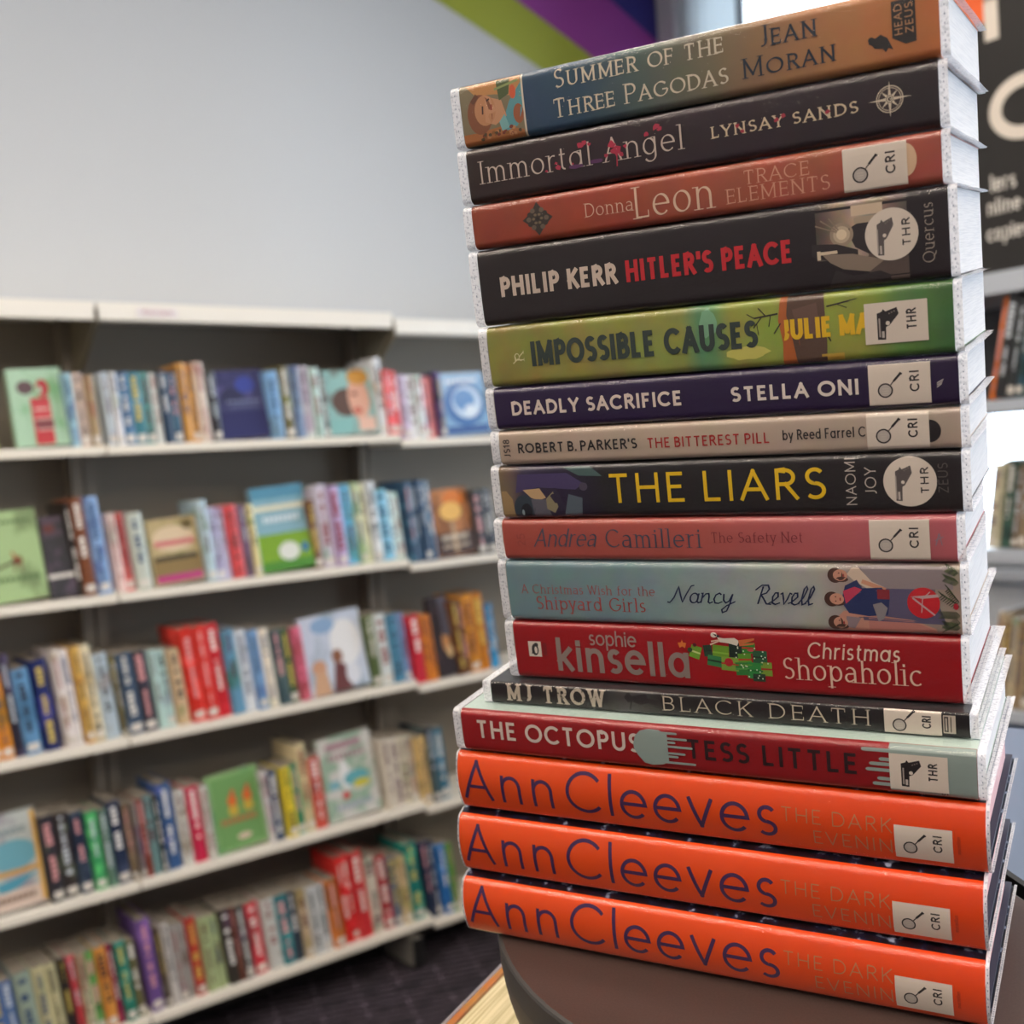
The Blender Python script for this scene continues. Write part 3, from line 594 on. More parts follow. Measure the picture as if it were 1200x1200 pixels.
# ---- 10 Shipyard Girls ------------------------------------------------------------------
b = Book('paperback_book', 'pale blue paperback with script author name and three women on its spine', -270.4, 470, -155.3, 208.7, 100, 30.6)
b.zf = .9
b.body(cover_mat([(0, '7E9CA2'), (60, '8AA6AC'), (100, 'A0B2B2'), (150, 'BDBFB6'), (165, 'B4A69E'), (190, 'A89C98'), (208, 'B8A694')], 208.7, mottle=.08))
b.text('A Christmas Wish for the', 7.5, 76.9, 13.4, 4.6, 'A04642', w=.09, serif=True, contrast=.5)
b.text('Shipyard Girls', 14.9, 71.5, 5.4, 6.8, 'A8443E', w=.1, serif=True, contrast=.5)
b.text('Nancy', 84.5, 113.5, 10.4, 8.2, '1E2A4C', name='author_lettering', w=.09, contrast=.3, slant=.25, gap=.0, font=GS)
b.text('Revell', 124, 148.5, 10.6, 9.2, '1E2A4C', name='author_lettering', w=.08, contrast=.3, slant=.25, gap=.0, font=GS)
it = [('6E6068', rect(168, 199, 6, 28.2)), ('5B5570', [(170, 5), (203, 4), (198, 19), (176, 20), (168, 17)]), ('8F8284', rect(170, 206, 19, 28.4)),
      ('C08A78', [(162, 9), (172, 6.4), (190, 5.6), (199, 2), (199, .2), (160, .2), (159, 6)]), ('B87A70', [(172, 6), (190, 5), (199, 1), (172, 1)]),
      ('CDB8A4', [(166, 27.6), (169, 27.8), (174, 22), (179, 19.6), (178, 17.4), (172, 19), (167, 22), (164, 25)]), ('C98E72', thick([(170, 22), (179.5, 18.4)], 1.8)),
      ('26325E', [(163, 20), (168, 22.6), (170, 19), (178, 19.4), (181, 15), (180, 7.6), (172, 6.8), (164, 8), (161, 13)]), ('C03C58', [(162, 17.6), (167, 19.6), (170, 18.4), (163, 12)]), ('8C8688', [(174, 12), (177.5, 13), (180, 10.6), (178.4, 6), (176, 4.4), (175.4, 8)]), ('8A2C34', rect(176, 181, 14.4, 18.6)), ('8D7C82', [(163, 6.6), (169, 6), (166, 1), (162, 2)])]
for x, z in ((160.5, 24.4), (158.6, 14.0), (159.6, 3.6)):
    it += [('4A2E24', ell(x-1.4, z, 3.2, 3.3, 18)), ('4A2E24', ell(x+1.4, z-1.7, 2.6, 1.2, 14)), ('C9927A', ell(x+.7, z+.1, 3.0, 2.5, 18)), ('5A2C26', ell(x+.2, z+1, .35, .3, 8)), ('5A2C26', ell(x+.2, z-.9, .35, .3, 8)), ('9C3030', ell(x+2.1, z, .35, .8, 8))]
b.shapes('women_print', it, lay=1, label='three women in overalls printed sideways on the spine')
it = [('C4202A', ell(194.3, 13.2, 6.4, 6.6, 36)), ('B9A0A0', [(189, 15.8), (200, 17), (200.4, 15.8), (194, 15)]), ('B9A0A0', thick([(190, 15.4), (198.6, 8)], .7)), ('B9A0A0', thick([(193.4, 9), (194, 15)], .4)), ('B9A0A0', thick([(194, 15), (197, 18)], .4))]
b.shapes('red_roundel', it, lay=6)
it = []
for (x0, z0, x1, z1) in ((208, 22, 203, 24), (208, 12, 201, 17), (208, 8, 200.6, 8), (208, 3, 202, 4), (208, 14, 204, 20), (208, 5, 202, 1.6), (208, 26, 204, 28)):
    for k in range(9):
        f = k/9; px, pz = x0+(x1-x0)*f, z0+(z1-z0)*f
        for sg in (1, -1): it.append((random.choice(['3E4630', '56603C', '2E3826']), thick([(px, pz), (px-1.6, pz+sg*1.6+.3)], .35)))
b.shapes('fir_sprig_print', it+[('A82430', ell(206.8, 12, 1, 1.4, 12))], lay=4)

# ---- 11 Christmas Shopaholic -------------------------------------------------------------
b = Book('paperback_book', 'bright red paperback with grey and white lettering and green gift parcels', -270.5, 470, -185.2, 207.9, 108, 29.8)
b.zf = .6
b.body(cover_mat([(0, 'A81A1E'), (100, 'B01820'), (207, 'A8141C')], 207.9, mottle=.03))
b.shapes('bird_badge', [('D8CFC0', rect(7.6, 14.6, 11.2, 19)), ('241E1E', ell(11.2, 14.8, 1.9, 3, 18)), ('241E1E', ell(11.9, 17.2, 1.2, 1.1, 14)), ('241E1E', [(9, 12.4), (10, 16), (12.8, 14)]), ('D8CFC0', ell(11.6, 14.6, .8, 1.8, 14)), ('7A1418', rect(15.4, 17.6, 12, 18.4))], lay=2)
b.text('sophie', 41.0, 65.2, 18.4, 7.6, '9C8B82', name='author_lettering', w=.11, font=G1, gap=.14)
b.text('kinsella', 23.2, 90.3, 4.6, 17.0, '8F8078', name='author_lettering', w=.15, font=G1, gap=.2)
it = []
for (x, z, w, h, c, rc, a) in ((97, 14.5, 5, 6, '6FA02C', 'C8D88A', -.3), (103, 15.4, 4, 5.4, '1F3A26', '15281A', .1), (109, 14.6, 7.6, 7, '6C9A24', '86B43A', -.08), (106, 10.6, 7, 5, '2E7A46', '1A3020', -.15), (116, 16.5, 6, 8, '15281C', '15281C', 0), (122, 17.5, 6, 5, '2F8A2E', 'B03A24', 0), (113, 9.6, 8, 6.4, '7CA03A', 'B03A24', -.06), (120, 12, 6, 5.6, '5E9A2A', 'B03A24', .05), (127, 13.4, 6.4, 6, '245A38', '15301C', 0), (118.5, 7.6, 6, 6, '2E7A34', '4E9A44', .05), (124.4, 7, 7, 7.6, '2A8A3E', '1F6A30', -.05), (129.6, 8, 5, 6.4, '7A9A34', 'A02820', 0), (126, 3.8, 5.6, 3.6, '25402A', '15281C', 0)):
    ca, sa = math.cos(a), math.sin(a); R = lambda px, pz: (x-3+px*ca-pz*sa, z+3+px*sa+pz*ca)
    it.append((c, [R(-w/2, -h/2), R(w/2, -h/2), R(w/2, h/2), R(-w/2, h/2)])); it.append((rc, [R(-w/2, -.4), R(w/2, -.4), R(w/2, .4), R(-w/2, .4)]))
it += [('B0202A', ell(109.5, 13.4, 2, 2, 18))] + [('D8E4C8', ell(random.uniform(112, 128), random.uniform(6, 22), .35, .35, 8)) for _ in range(26)]
b.shapes('gift_parcels_print', it, lay=1.5, label='heap of green gift parcels printed on the spine')
b.shapes('flying_figure_print', [('D8CFC0', ell(103.4, 26, 1.5, 1.2, 14)), ('241E1E', [(103, 26.6), (106.6, 25.8), (105, 24.6)]), ('D8CFC0', [(105, 25), (108, 24.6), (113, 25), (115, 23.6), (114, 21.4), (110, 22.4), (106, 22.8)]), ('C9703A', [(114.6, 24), (122, 25.2), (122, 24.4), (115, 21.6)]), ('C9703A', [(115, 22.2), (122, 23), (121.6, 22.3), (115, 21.2)]), ('D8B8A0', thick([(106, 23.4), (101.4, 21.4)], .7)), ('D8B8A0', thick([(106, 23.8), (102, 23)], .6)), ('D8762E', [(88-.0+r*math.cos(a+.3), 21+r*math.sin(a+.3)) for a, r in [(math.pi/5*i, 2.2 if i % 2 == 0 else 1) for i in range(10)]]), ('2E4A28', ell(91.6, 18.6, 1.2, 1.1, 12)), ('571418', ell(94, 21, .9, .9, 12)), ('C44A5A', ell(120, 19.6, 1.6, .6, 10))], lay=9)
b.text('Christmas', 145.1, 183.6, 17.2, 7.4, 'E2C9B4', w=.11, font=G1, slant=.12, gap=.2)
b.text('Shopaholic', 134.1, 192.2, 7.0, 10.2, 'E2C2AC', w=.095, serif=True, contrast=.45)

# ---- 12 Black Death -------------------------------------------------------------------------
b = Book('paperback_book', 'thin black paperback with distressed white capitals, below the bright red one', -283.3, 463, -196.7, 223.8, 116, 11.5)
b.zf = .3; b.r = 1.1
b.body(cover_mat([(0, '2A2422'), (60, '2C2625'), (74, '5C5856'), (84, '4A4646'), (92, '2A2524'), (190, '241F1F'), (223, '1E1919')], 223.8, mottle=.1), outer=mat('333436', .4))
b.text('MJ TROW', 9.7, 61.8, 1.9, 8.6, 'C4B6A4', name='author_lettering', w=.2, gap=.4, space=.55, serif=True, contrast=.35)
b.shapes('worn_specks', [('2A2422', blob(random.uniform(10, 62), random.uniform(2.4, 10), random.uniform(.2, .5), random.uniform(.15, .5), 7, .4)) for _ in range(60)], lay=9)
b.shapes('arrow_figure_print', [('241E1E', [(72, 7.8), (74.4, 10.6), (76, 8.4), (79, 8), (83, 10), (84, 8), (89, 7), (88, 4.8), (84, 5.6), (80, 4.4), (76, 6), (74, 5.2)]), ('241E1E', thick([(76, 6.6), (74.6, 1.6)], .8))], lay=2)
b.text('BLACK DEATH', 91.5, 184, 2.7, 7.0, 'CABDA8', w=.1, serif=True, contrast=.55, gap=.34, space=.6)
b.sticker(190.2, 213, .4, 10.8, 'lens', 'CRI')
b.shapes('imprint_box', [('BDB0A2', rect(213.6, 218.4, 1.8, 9.6)), ('2A2424', rect(214, 215.6, 2.4, 9)), ('2A2424', rect(216.4, 216.8, 2.4, 9)), ('BDB0A2', rect(214.5, 215.1, 3, 8.4))], lay=3)

# ---- 13 The Octopus ----------------------------------------------------------------------------
b = Book('paperback_book', 'wide red paperback with pale drips on its spine, resting on the orange hardbacks', -295.8, 451.7, -218.5, 239.8, 118, 21.8)
b.zf = .2
b.body(cover_mat([(0, 'A81E20'), (130, 'A01A1E'), (205, '9A171C'), (239, '98161B')], 239.8, mottle=.03), outer=mat('B9CCC4', .4))
b.shapes('pale_end_print', [('8E9E98', rect(206, 239.7, .3, 21.5)), ('A81E22', rect(206, 217, -.3, 1.4)), ('8E9E98', rect(217, 239.7, .3, 3))], lay=1)
PALE = '93A39C'
it = [(PALE, [(92.2, 12), (93.4, 16), (96, 18.6), (100, 19.6), (105, 19.4), (109, 17.6), (109, 4.4), (106, 3.0), (101, 2.2), (97, 3), (94, 6.6), (92.4, 9.6)])]
for z, x1 in ((18.3, 113), (15.8, 117.6), (14.0, 112.0), (12.0, 120), (8.8, 116.4), (7.2, 113), (4.3, 121)):
    it += [(PALE, rect(106, x1, z-.55, z+.55)), (PALE, ell(x1, z, .9, .55, 12))]
b.text('THE OCTOPUS', 8.4, 95.4, 7.6, 9.3, 'D8CABE', w=.165, gap=.26, space=.42)
b.text('TESS LITTLE', 117.8, 193.2, 7.2, 9.3, '2C1416', name='author_lettering', w=.165, gap=.26, space=.5)
b.shapes('octopus_print', it, lay=9, label='pale octopus shape printed between the words')
it = []
for z, x0 in ((18.8, 196), (15.0, 203), (12.8, 199), (10.2, 197.5), (6.4, 202), (4.0, 200)):
    it += [(PALE, rect(x0, 206.6, z-.75, z+.75)), (PALE, ell(x0, z, 1.2, .75, 12))]
b.shapes('drip_print', it, lay=2)
b.sticker(206, 228.8, 2.4, 18, 'gun', 'THR')
b.text('S', 228.4, 3.0, .9, 2.4, '2C2424', name='publisher_lettering', rot=True, w=.16)

# ---- 14-16 three hardbacks -----------------------------------------------------------------------
ORANGE = cover_mat([(0, 'FF5E1E'), (120, 'FF5C1C'), (247, 'F8521A')], 247, rough=.36, mottle=.03)
nm = bpy.data.materials.new('night_jacket'); nm.use_nodes = True
tc = N(nm, 'ShaderNodeTexCoord'); no = N(nm, 'ShaderNodeTexNoise', Scale=160., Detail=6.); Lk(nm, tc.outputs['Object'], no.inputs['Vector'])
cr = N(nm, 'ShaderNodeValToRGB'); ramp(cr, [(.50, '0C0D16'), (.60, '1C2440'), (.68, 'A8B4CC')]); Lk(nm, no.outputs[0], cr.inputs[0]); Lk(nm, cr.outputs[0], nm.node_tree.nodes['Principled BSDF'].inputs['Base Color'])
nm.node_tree.nodes['Principled BSDF'].inputs['Roughness'].default_value = .3
PINK = page_mat('E8C6C8', 'D8A8AC')
PUR = '432554'
for k, (s0, d0, z0, T, lab) in enumerate(((-300.8, 449.3, -251.2, 32.6, 'uppermost of the three orange hardbacks with purple lettering, under the red paperback'),
                                         (-302.6, 446.0, -284.3, 33.0, 'middle of the three orange hardbacks with purple lettering'),
                                         (-302.6, 442.0, -316.3, 31.9, 'orange hardback with purple lettering at the very bottom of the stack'))):
    b = Book('hardback_book', lab, s0, d0, z0, 247.2, 122, T, hard=True, group='orange hardbacks with purple lettering')
    b.m0 = 1.3; b.zf = 1.0
    b.body(ORANGE, outer=nm, pages=PINK, seam_l=.9, seam_r=1.6)
    b.text('Ann', 2.7, 53.0, 6.7, 20.6, PUR, name='author_lettering', w=.085, font=G1, gap=.3)
    b.text('Cleeves', 60.4, 162.5, 6.7, 20.8, PUR, name='author_lettering', w=.085, font=G1, gap=.22)
    b.text('THE DARK', 164.5, 211, 15.3, 6.4, 'B98058', w=.075, gap=.3, space=.45)
    b.text('EVENIN', 178.1, 210.6, 5.8, 6.5, 'B98058', w=.075, gap=.3)
    b.shapes('letter_edge_print', [('B98058', arcpoly)for arcpoly in [[(211.2, 7), (212.4, 6), (212.4, 6.7), (211.8, 7.4)]]], lay=3)
    b.sticker(211.8, 234.6, 4.2, 19.4, 'lens', 'CRI')
    b.text('macmillan', 237.6, 17, 9.2, 1.5, 'A02A14', name='publisher_lettering', rot=True, w=.14)
# ============================================================ room
VW, UW = 3.20, 3.42          # bookcase wall (y) and window wall (x)
Z = lambda z: z+EYE
CEIL = 3.55
def struct(o, kind='structure'): o['kind'] = 'structure'; return o
def plaster(c, name='plaster', rough=.75):
    m = bpy.data.materials.new(name); m.use_nodes = True; b = m.node_tree.nodes['Principled BSDF']
    tc = N(m, 'ShaderNodeTexCoord'); no = N(m, 'ShaderNodeTexNoise', Scale=60., Detail=4.); Lk(m, tc.outputs['Object'], no.inputs['Vector'])
    bp = N(m, 'ShaderNodeBump', Strength=.05, Distance=.002); Lk(m, no.outputs[0], bp.inputs['Height']); Lk(m, bp.outputs[0], b.inputs['Normal'])
    b.inputs['Base Color'].default_value = lin(c); b.inputs['Roughness'].default_value = rough
    return m
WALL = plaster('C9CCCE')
m = MB(); m.box(-3.2, UW+.2, VW, VW+.15, 0, CEIL); wl = struct(m.build('wall_back', WALL))
# painted swoosh of three colours running down towards the corner
def stripe(poly, c):
    b = MB(); b.face([(u, VW-.002, Z(z)) for u, z in poly]); o = b.build('painted_stripe', mat(c, .6), wl); return o
A = [(1.30, 1.92), (1.90, 1.75), (2.308, 1.610), (2.729, 1.463), (3.10, 1.31), (3.42, 1.16)]
B = [(1.75, 1.98), (2.25, 1.82), (2.667, 1.681), (2.987, 1.553), (3.20, 1.455), (3.42, 1.345)]
C_ = [(2.2, 2.04), (2.80, 1.90), (3.137, 1.775), (3.361, 1.668), (3.42, 1.637)]
stripe(A+B[::-1], 'A2AA34'); stripe(B+C_[::-1], '983A9A'); stripe(C_+[(3.42, 2.05)], '2E2A80')
m = MB(); m.box(-3.2, UW+.2, -3.2, VW+.15, -.1, 0)
fm = bpy.data.materials.new('carpet'); fm.use_nodes = True; pb = fm.node_tree.nodes['Principled BSDF']
tc = N(fm, 'ShaderNodeTexCoord'); mp = N(fm, 'ShaderNodeMapping'); mp.inputs['Rotation'].default_value = (0, 0, .35); Lk(fm, tc.outputs['Object'], mp.inputs[0])
br = N(fm, 'ShaderNodeTexBrick'); br.inputs['Scale'].default_value = 9; br.inputs['Mortar Size'].default_value = .02; br.inputs['Brick Width'].default_value = 2.2; br.inputs['Row Height'].default_value = .3; br.inputs['Mortar Smooth'].default_value = 1
br.inputs['Color1'].default_value = lin('1A141A'); br.inputs['Color2'].default_value = lin('171217'); br.inputs['Mortar'].default_value = lin('A08A9E')
Lk(fm, mp.outputs[0], br.inputs['Vector'])
no = N(fm, 'ShaderNodeTexNoise', Scale=14., Detail=3.); Lk(fm, mp.outputs[0], no.inputs['Vector'])
cr = N(fm, 'ShaderNodeValToRGB'); ramp(cr, [(.36, '000000'), (.52, 'FFFFFF')]); Lk(fm, no.outputs[0], cr.inputs[0])
mx = N(fm, 'ShaderNodeMix', data_type='RGBA'); mx.inputs[6].default_value = lin('1A141A'); Lk(fm, cr.outputs[0], mx.inputs[0]); Lk(fm, br.outputs[0], mx.inputs[7]); Lk(fm, mx.outputs[2], pb.inputs['Base Color'])
pb.inputs['Roughness'].default_value = .95
n3 = N(fm, 'ShaderNodeTexNoise', Scale=400.); bp = N(fm, 'ShaderNodeBump', Strength=.4, Distance=.003); Lk(fm, tc.outputs['Object'], n3.inputs['Vector']); Lk(fm, n3.outputs[0], bp.inputs['Height']); Lk(fm, bp.outputs[0], pb.inputs['Normal'])
struct(m.build('floor', fm))
m = MB(); m.box(-3.2, UW+.2, -3.2, VW+.15, CEIL, CEIL+.1); struct(m.build('ceiling', plaster('D8D6D0')))
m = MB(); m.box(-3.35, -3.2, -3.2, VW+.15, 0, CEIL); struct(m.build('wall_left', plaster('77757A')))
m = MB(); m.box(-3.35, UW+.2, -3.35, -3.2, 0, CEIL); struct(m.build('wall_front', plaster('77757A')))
# window wall with a row of tall windows
WIN = [(3.06, 1.52), (1.36, .16), (0.0, -1.2), (-1.36, -2.56)]
SILL, HEAD = Z(-.42), Z(1.86)
m = MB()
m.box(UW, UW+.2, -3.2, VW, 0, SILL); m.box(UW, UW+.2, -3.2, VW, HEAD, CEIL)
e = [VW]+[y for w in WIN for y in w]+[-3.2]
for i in range(0, len(e), 2): m.box(UW, UW+.2, e[i+1], e[i], SILL, HEAD)
struct(m.build('wall_right', plaster('DDE0E2')))
FR = mat('C9CED4', .35, key='frame'); gm = bpy.data.materials.new('window_glass'); gm.use_nodes = True
nt = gm.node_tree; nt.nodes.remove(nt.nodes['Principled BSDF'])
tr = N(gm, 'ShaderNodeBsdfTransparent'); tr.inputs[0].default_value = (.93, .97, .98, 1); gg = N(gm, 'ShaderNodeBsdfGlossy', Roughness=.02); fz = N(gm, 'ShaderNodeFresnel', IOR=1.45); ms = N(gm, 'ShaderNodeMixShader')
Lk(gm, fz.outputs[0], ms.inputs[0]); Lk(gm, tr.outputs[0], ms.inputs[1]); Lk(gm, gg.outputs[0], ms.inputs[2]); Lk(gm, ms.outputs[0], nt.nodes['Material Output'].inputs[0])
for i, (y1, y0) in enumerate(WIN):
    m = MB()
    for a, b_, c, d in ((y0, y0+.06, SILL, HEAD), (y1-.06, y1, SILL, HEAD), (y0, y1, SILL, SILL+.06), (y0, y1, HEAD-.06, HEAD), ((y0+y1)/2-.025, (y0+y1)/2+.025, SILL, HEAD), (y0, y1, Z(1.30), Z(1.345))):
        m.box(UW+.05, UW+.11, a, b_, c, d)
    w = struct(m.build('window_%d' % (i+1), FR))
    m = MB(); m.face([(UW+.08, y0, SILL), (UW+.08, y1, SILL), (UW+.08, y1, HEAD), (UW+.08, y0, HEAD)]); p = m.build('window_pane', gm, w)
    m = MB(); m.box(UW-.06, UW+.05, y0-.03, y1+.03, SILL-.03, SILL); m.build('window_sill', FR, w)
# metal corner channel and boxed pipe casing between stripes and window
m = MB(); m.box(UW-.035, UW, VW-.10, VW-.004, 0, CEIL); m.box(UW-.045, UW-.035, VW-.10, VW-.085, 0, CEIL); struct(m.build('trim_1', mat('BDBAC2', .35)))
bl = bpy.data.materials.new('blind_fabric'); bl.use_nodes = True; nt = bl.node_tree; nt.nodes.remove(nt.nodes['Principled BSDF'])
df = N(bl, 'ShaderNodeBsdfDiffuse'); df.inputs[0].default_value = (.34, .36, .37, 1); tl = N(bl, 'ShaderNodeBsdfTranslucent'); tl.inputs[0].default_value = (.18, .2, .205, 1); asd = N(bl, 'ShaderNodeAddShader')
Lk(bl, df.outputs[0], asd.inputs[0]); Lk(bl, tl.outputs[0], asd.inputs[1]); Lk(bl, asd.outputs[0], nt.nodes['Material Output'].inputs[0])
wb = empty('window_blind', (UW-.03, 2.94, HEAD)); tag(wb, 'pale blind hanging in the window beside the metal corner strip, above the stack', 'blind')
m = MB(); fy = [(-.15+.29*i/24, .006*math.sin(i*.9)) for i in range(25)]
m.grid([[(b_, a_, SILL-HEAD) for a_, b_ in fy], [(b_, a_, .02) for a_, b_ in fy]], 0, True); m.build('fabric', bl, wb)
m = MB(); m.box(-.01, .02, -.165, -.15, SILL-HEAD, .02); m.build('edge_rail', mat('3A4048', .4), wb)
m = MB(); m.box(-.02, .025, -.165, .15, .02, .06); m.build('head_rail', FR, wb)
m = MB(); m.box(-3.19, .05, VW-.012, VW, 0, .1); struct(m.build('baseboard_back', mat('6A6664', .5)))

# ============================================================ bookcases along the wall
STEEL = mat('EEE8DA', .42, coat=.15, key='shelf enamel'); BACKP = mat('8C8478', .6, key='back'); DARK = mat('2B2826', .6)
V0, VB = 2.90, 3.16
LIP = {'A': .100, 'B': -.277, 'C': -.648, 'D': -1.023, 'E': -1.379}
def bookcase(u0, dz, label, sign):
    r = empty('bookcase', (u0, V0, 0)); tag(r, label, 'bookcase', 'wall bookcases'); W = .878
    m = MB(); m.box(0, W, VB-V0, VB-V0+.012, .07, Z(.47)); m.build('back_panel', BACKP, r)
    for x in (0, W-.03):
        m = MB(); m.box(x, x+.03, VB-V0-.06, VB-V0, 0, Z(.47)); m.build('upright', BACKP, r)
    for k, z in LIP.items():
        z = Z(z+dz); m = MB()
        m.box(0, W, .003, VB-V0-.001, z+.008, z+.022); m.box(0, W, 0, .004, z, z+.0225); m.box(0, W, .004, .016, z, z+.003)
        for x in (0.001, W-.004):    # folded end plates of the shelf
            m.prism([(x, .02), (x+.003, .02), (x+.003, VB-V0-.002), (x, VB-V0-.002)], z+.022, z+.03)
        m.build('shelf', STEEL, r, .0015)
    z = Z(.441+dz)
    m = MB(); m.box(0, W, .003, VB-V0+.012, z+.03, z+.045); m.box(0, W, 0, .004, z, z+.046); m.box(0, W, .004, .02, z, z+.003)
    m.build('canopy', mat('EEEAE0', .4, coat=.15, key='canopy'), r, .0015)
    for x in (.001, W-.004):
        m = MB(); pts = [(.0, z+.03), (.0, z-.004), (.02, z-.02), (.16, z-.12), (VB-V0-.06, z-.14), (VB-V0-.06, z+.03)]
        m.face([(x, p, q) for p, q in pts]); m.face([(x+.003, p, q) for p, q in reversed(pts)])
        for a, b_ in zip(pts, pts[1:]+pts[:1]): m.face([(x, a[0], a[1]), (x+.003, a[0], a[1]), (x+.003, b_[0], b_[1]), (x, b_[0], b_[1])])
        m.build('canopy_bracket', mat('8E8672', .5), r)
    m = MB(); m.box(0, W, .20, VB-V0, .0, Z(-1.379+dz)); m.build('plinth', DARK, r)
    for x in (W-.082,) if sign else (W-.082, .0) if u0 < .5 else ():
        m = MB(); m.box(x, x+.036, .0, VB-V0-.0, .012, .095, 0); m.box(x, x+.036, -.006, 0, .012, .095, 1); m.box(x+.006, x+.03, .01, .04, 0, .012, 1); m.build('base_foot', [mat('7E7A72', .5), mat('141414', .5)], r)
    if sign:
        m = MB(); m.box(.10, .21, -.0015, -.0002, z+.010, z+.034, 0)
        sl_ = m.build('shelf_label', mat('E6E0E0', .5), r)
        g = MB()
        for q in letters('fiction', .115/MM, .195/MM, z/MM+16, 14, w=.16, font=G1): g.face([(a*MM, -.0022, b_*MM) for a, b_ in q])
        g.build('label_lettering', mat('B06A74', .5), sl_)
    return r
bookcase(.093, 0, 'left-hand bookcase on the wall, cut off by the photo edge, with pale green books', False)
bookcase(.977, 0, 'middle bookcase on the wall with faint label on its top edge', True)
bookcase(1.861, -.016, 'right-hand bookcase on the wall, slightly lower, half hidden by the book stack', False)

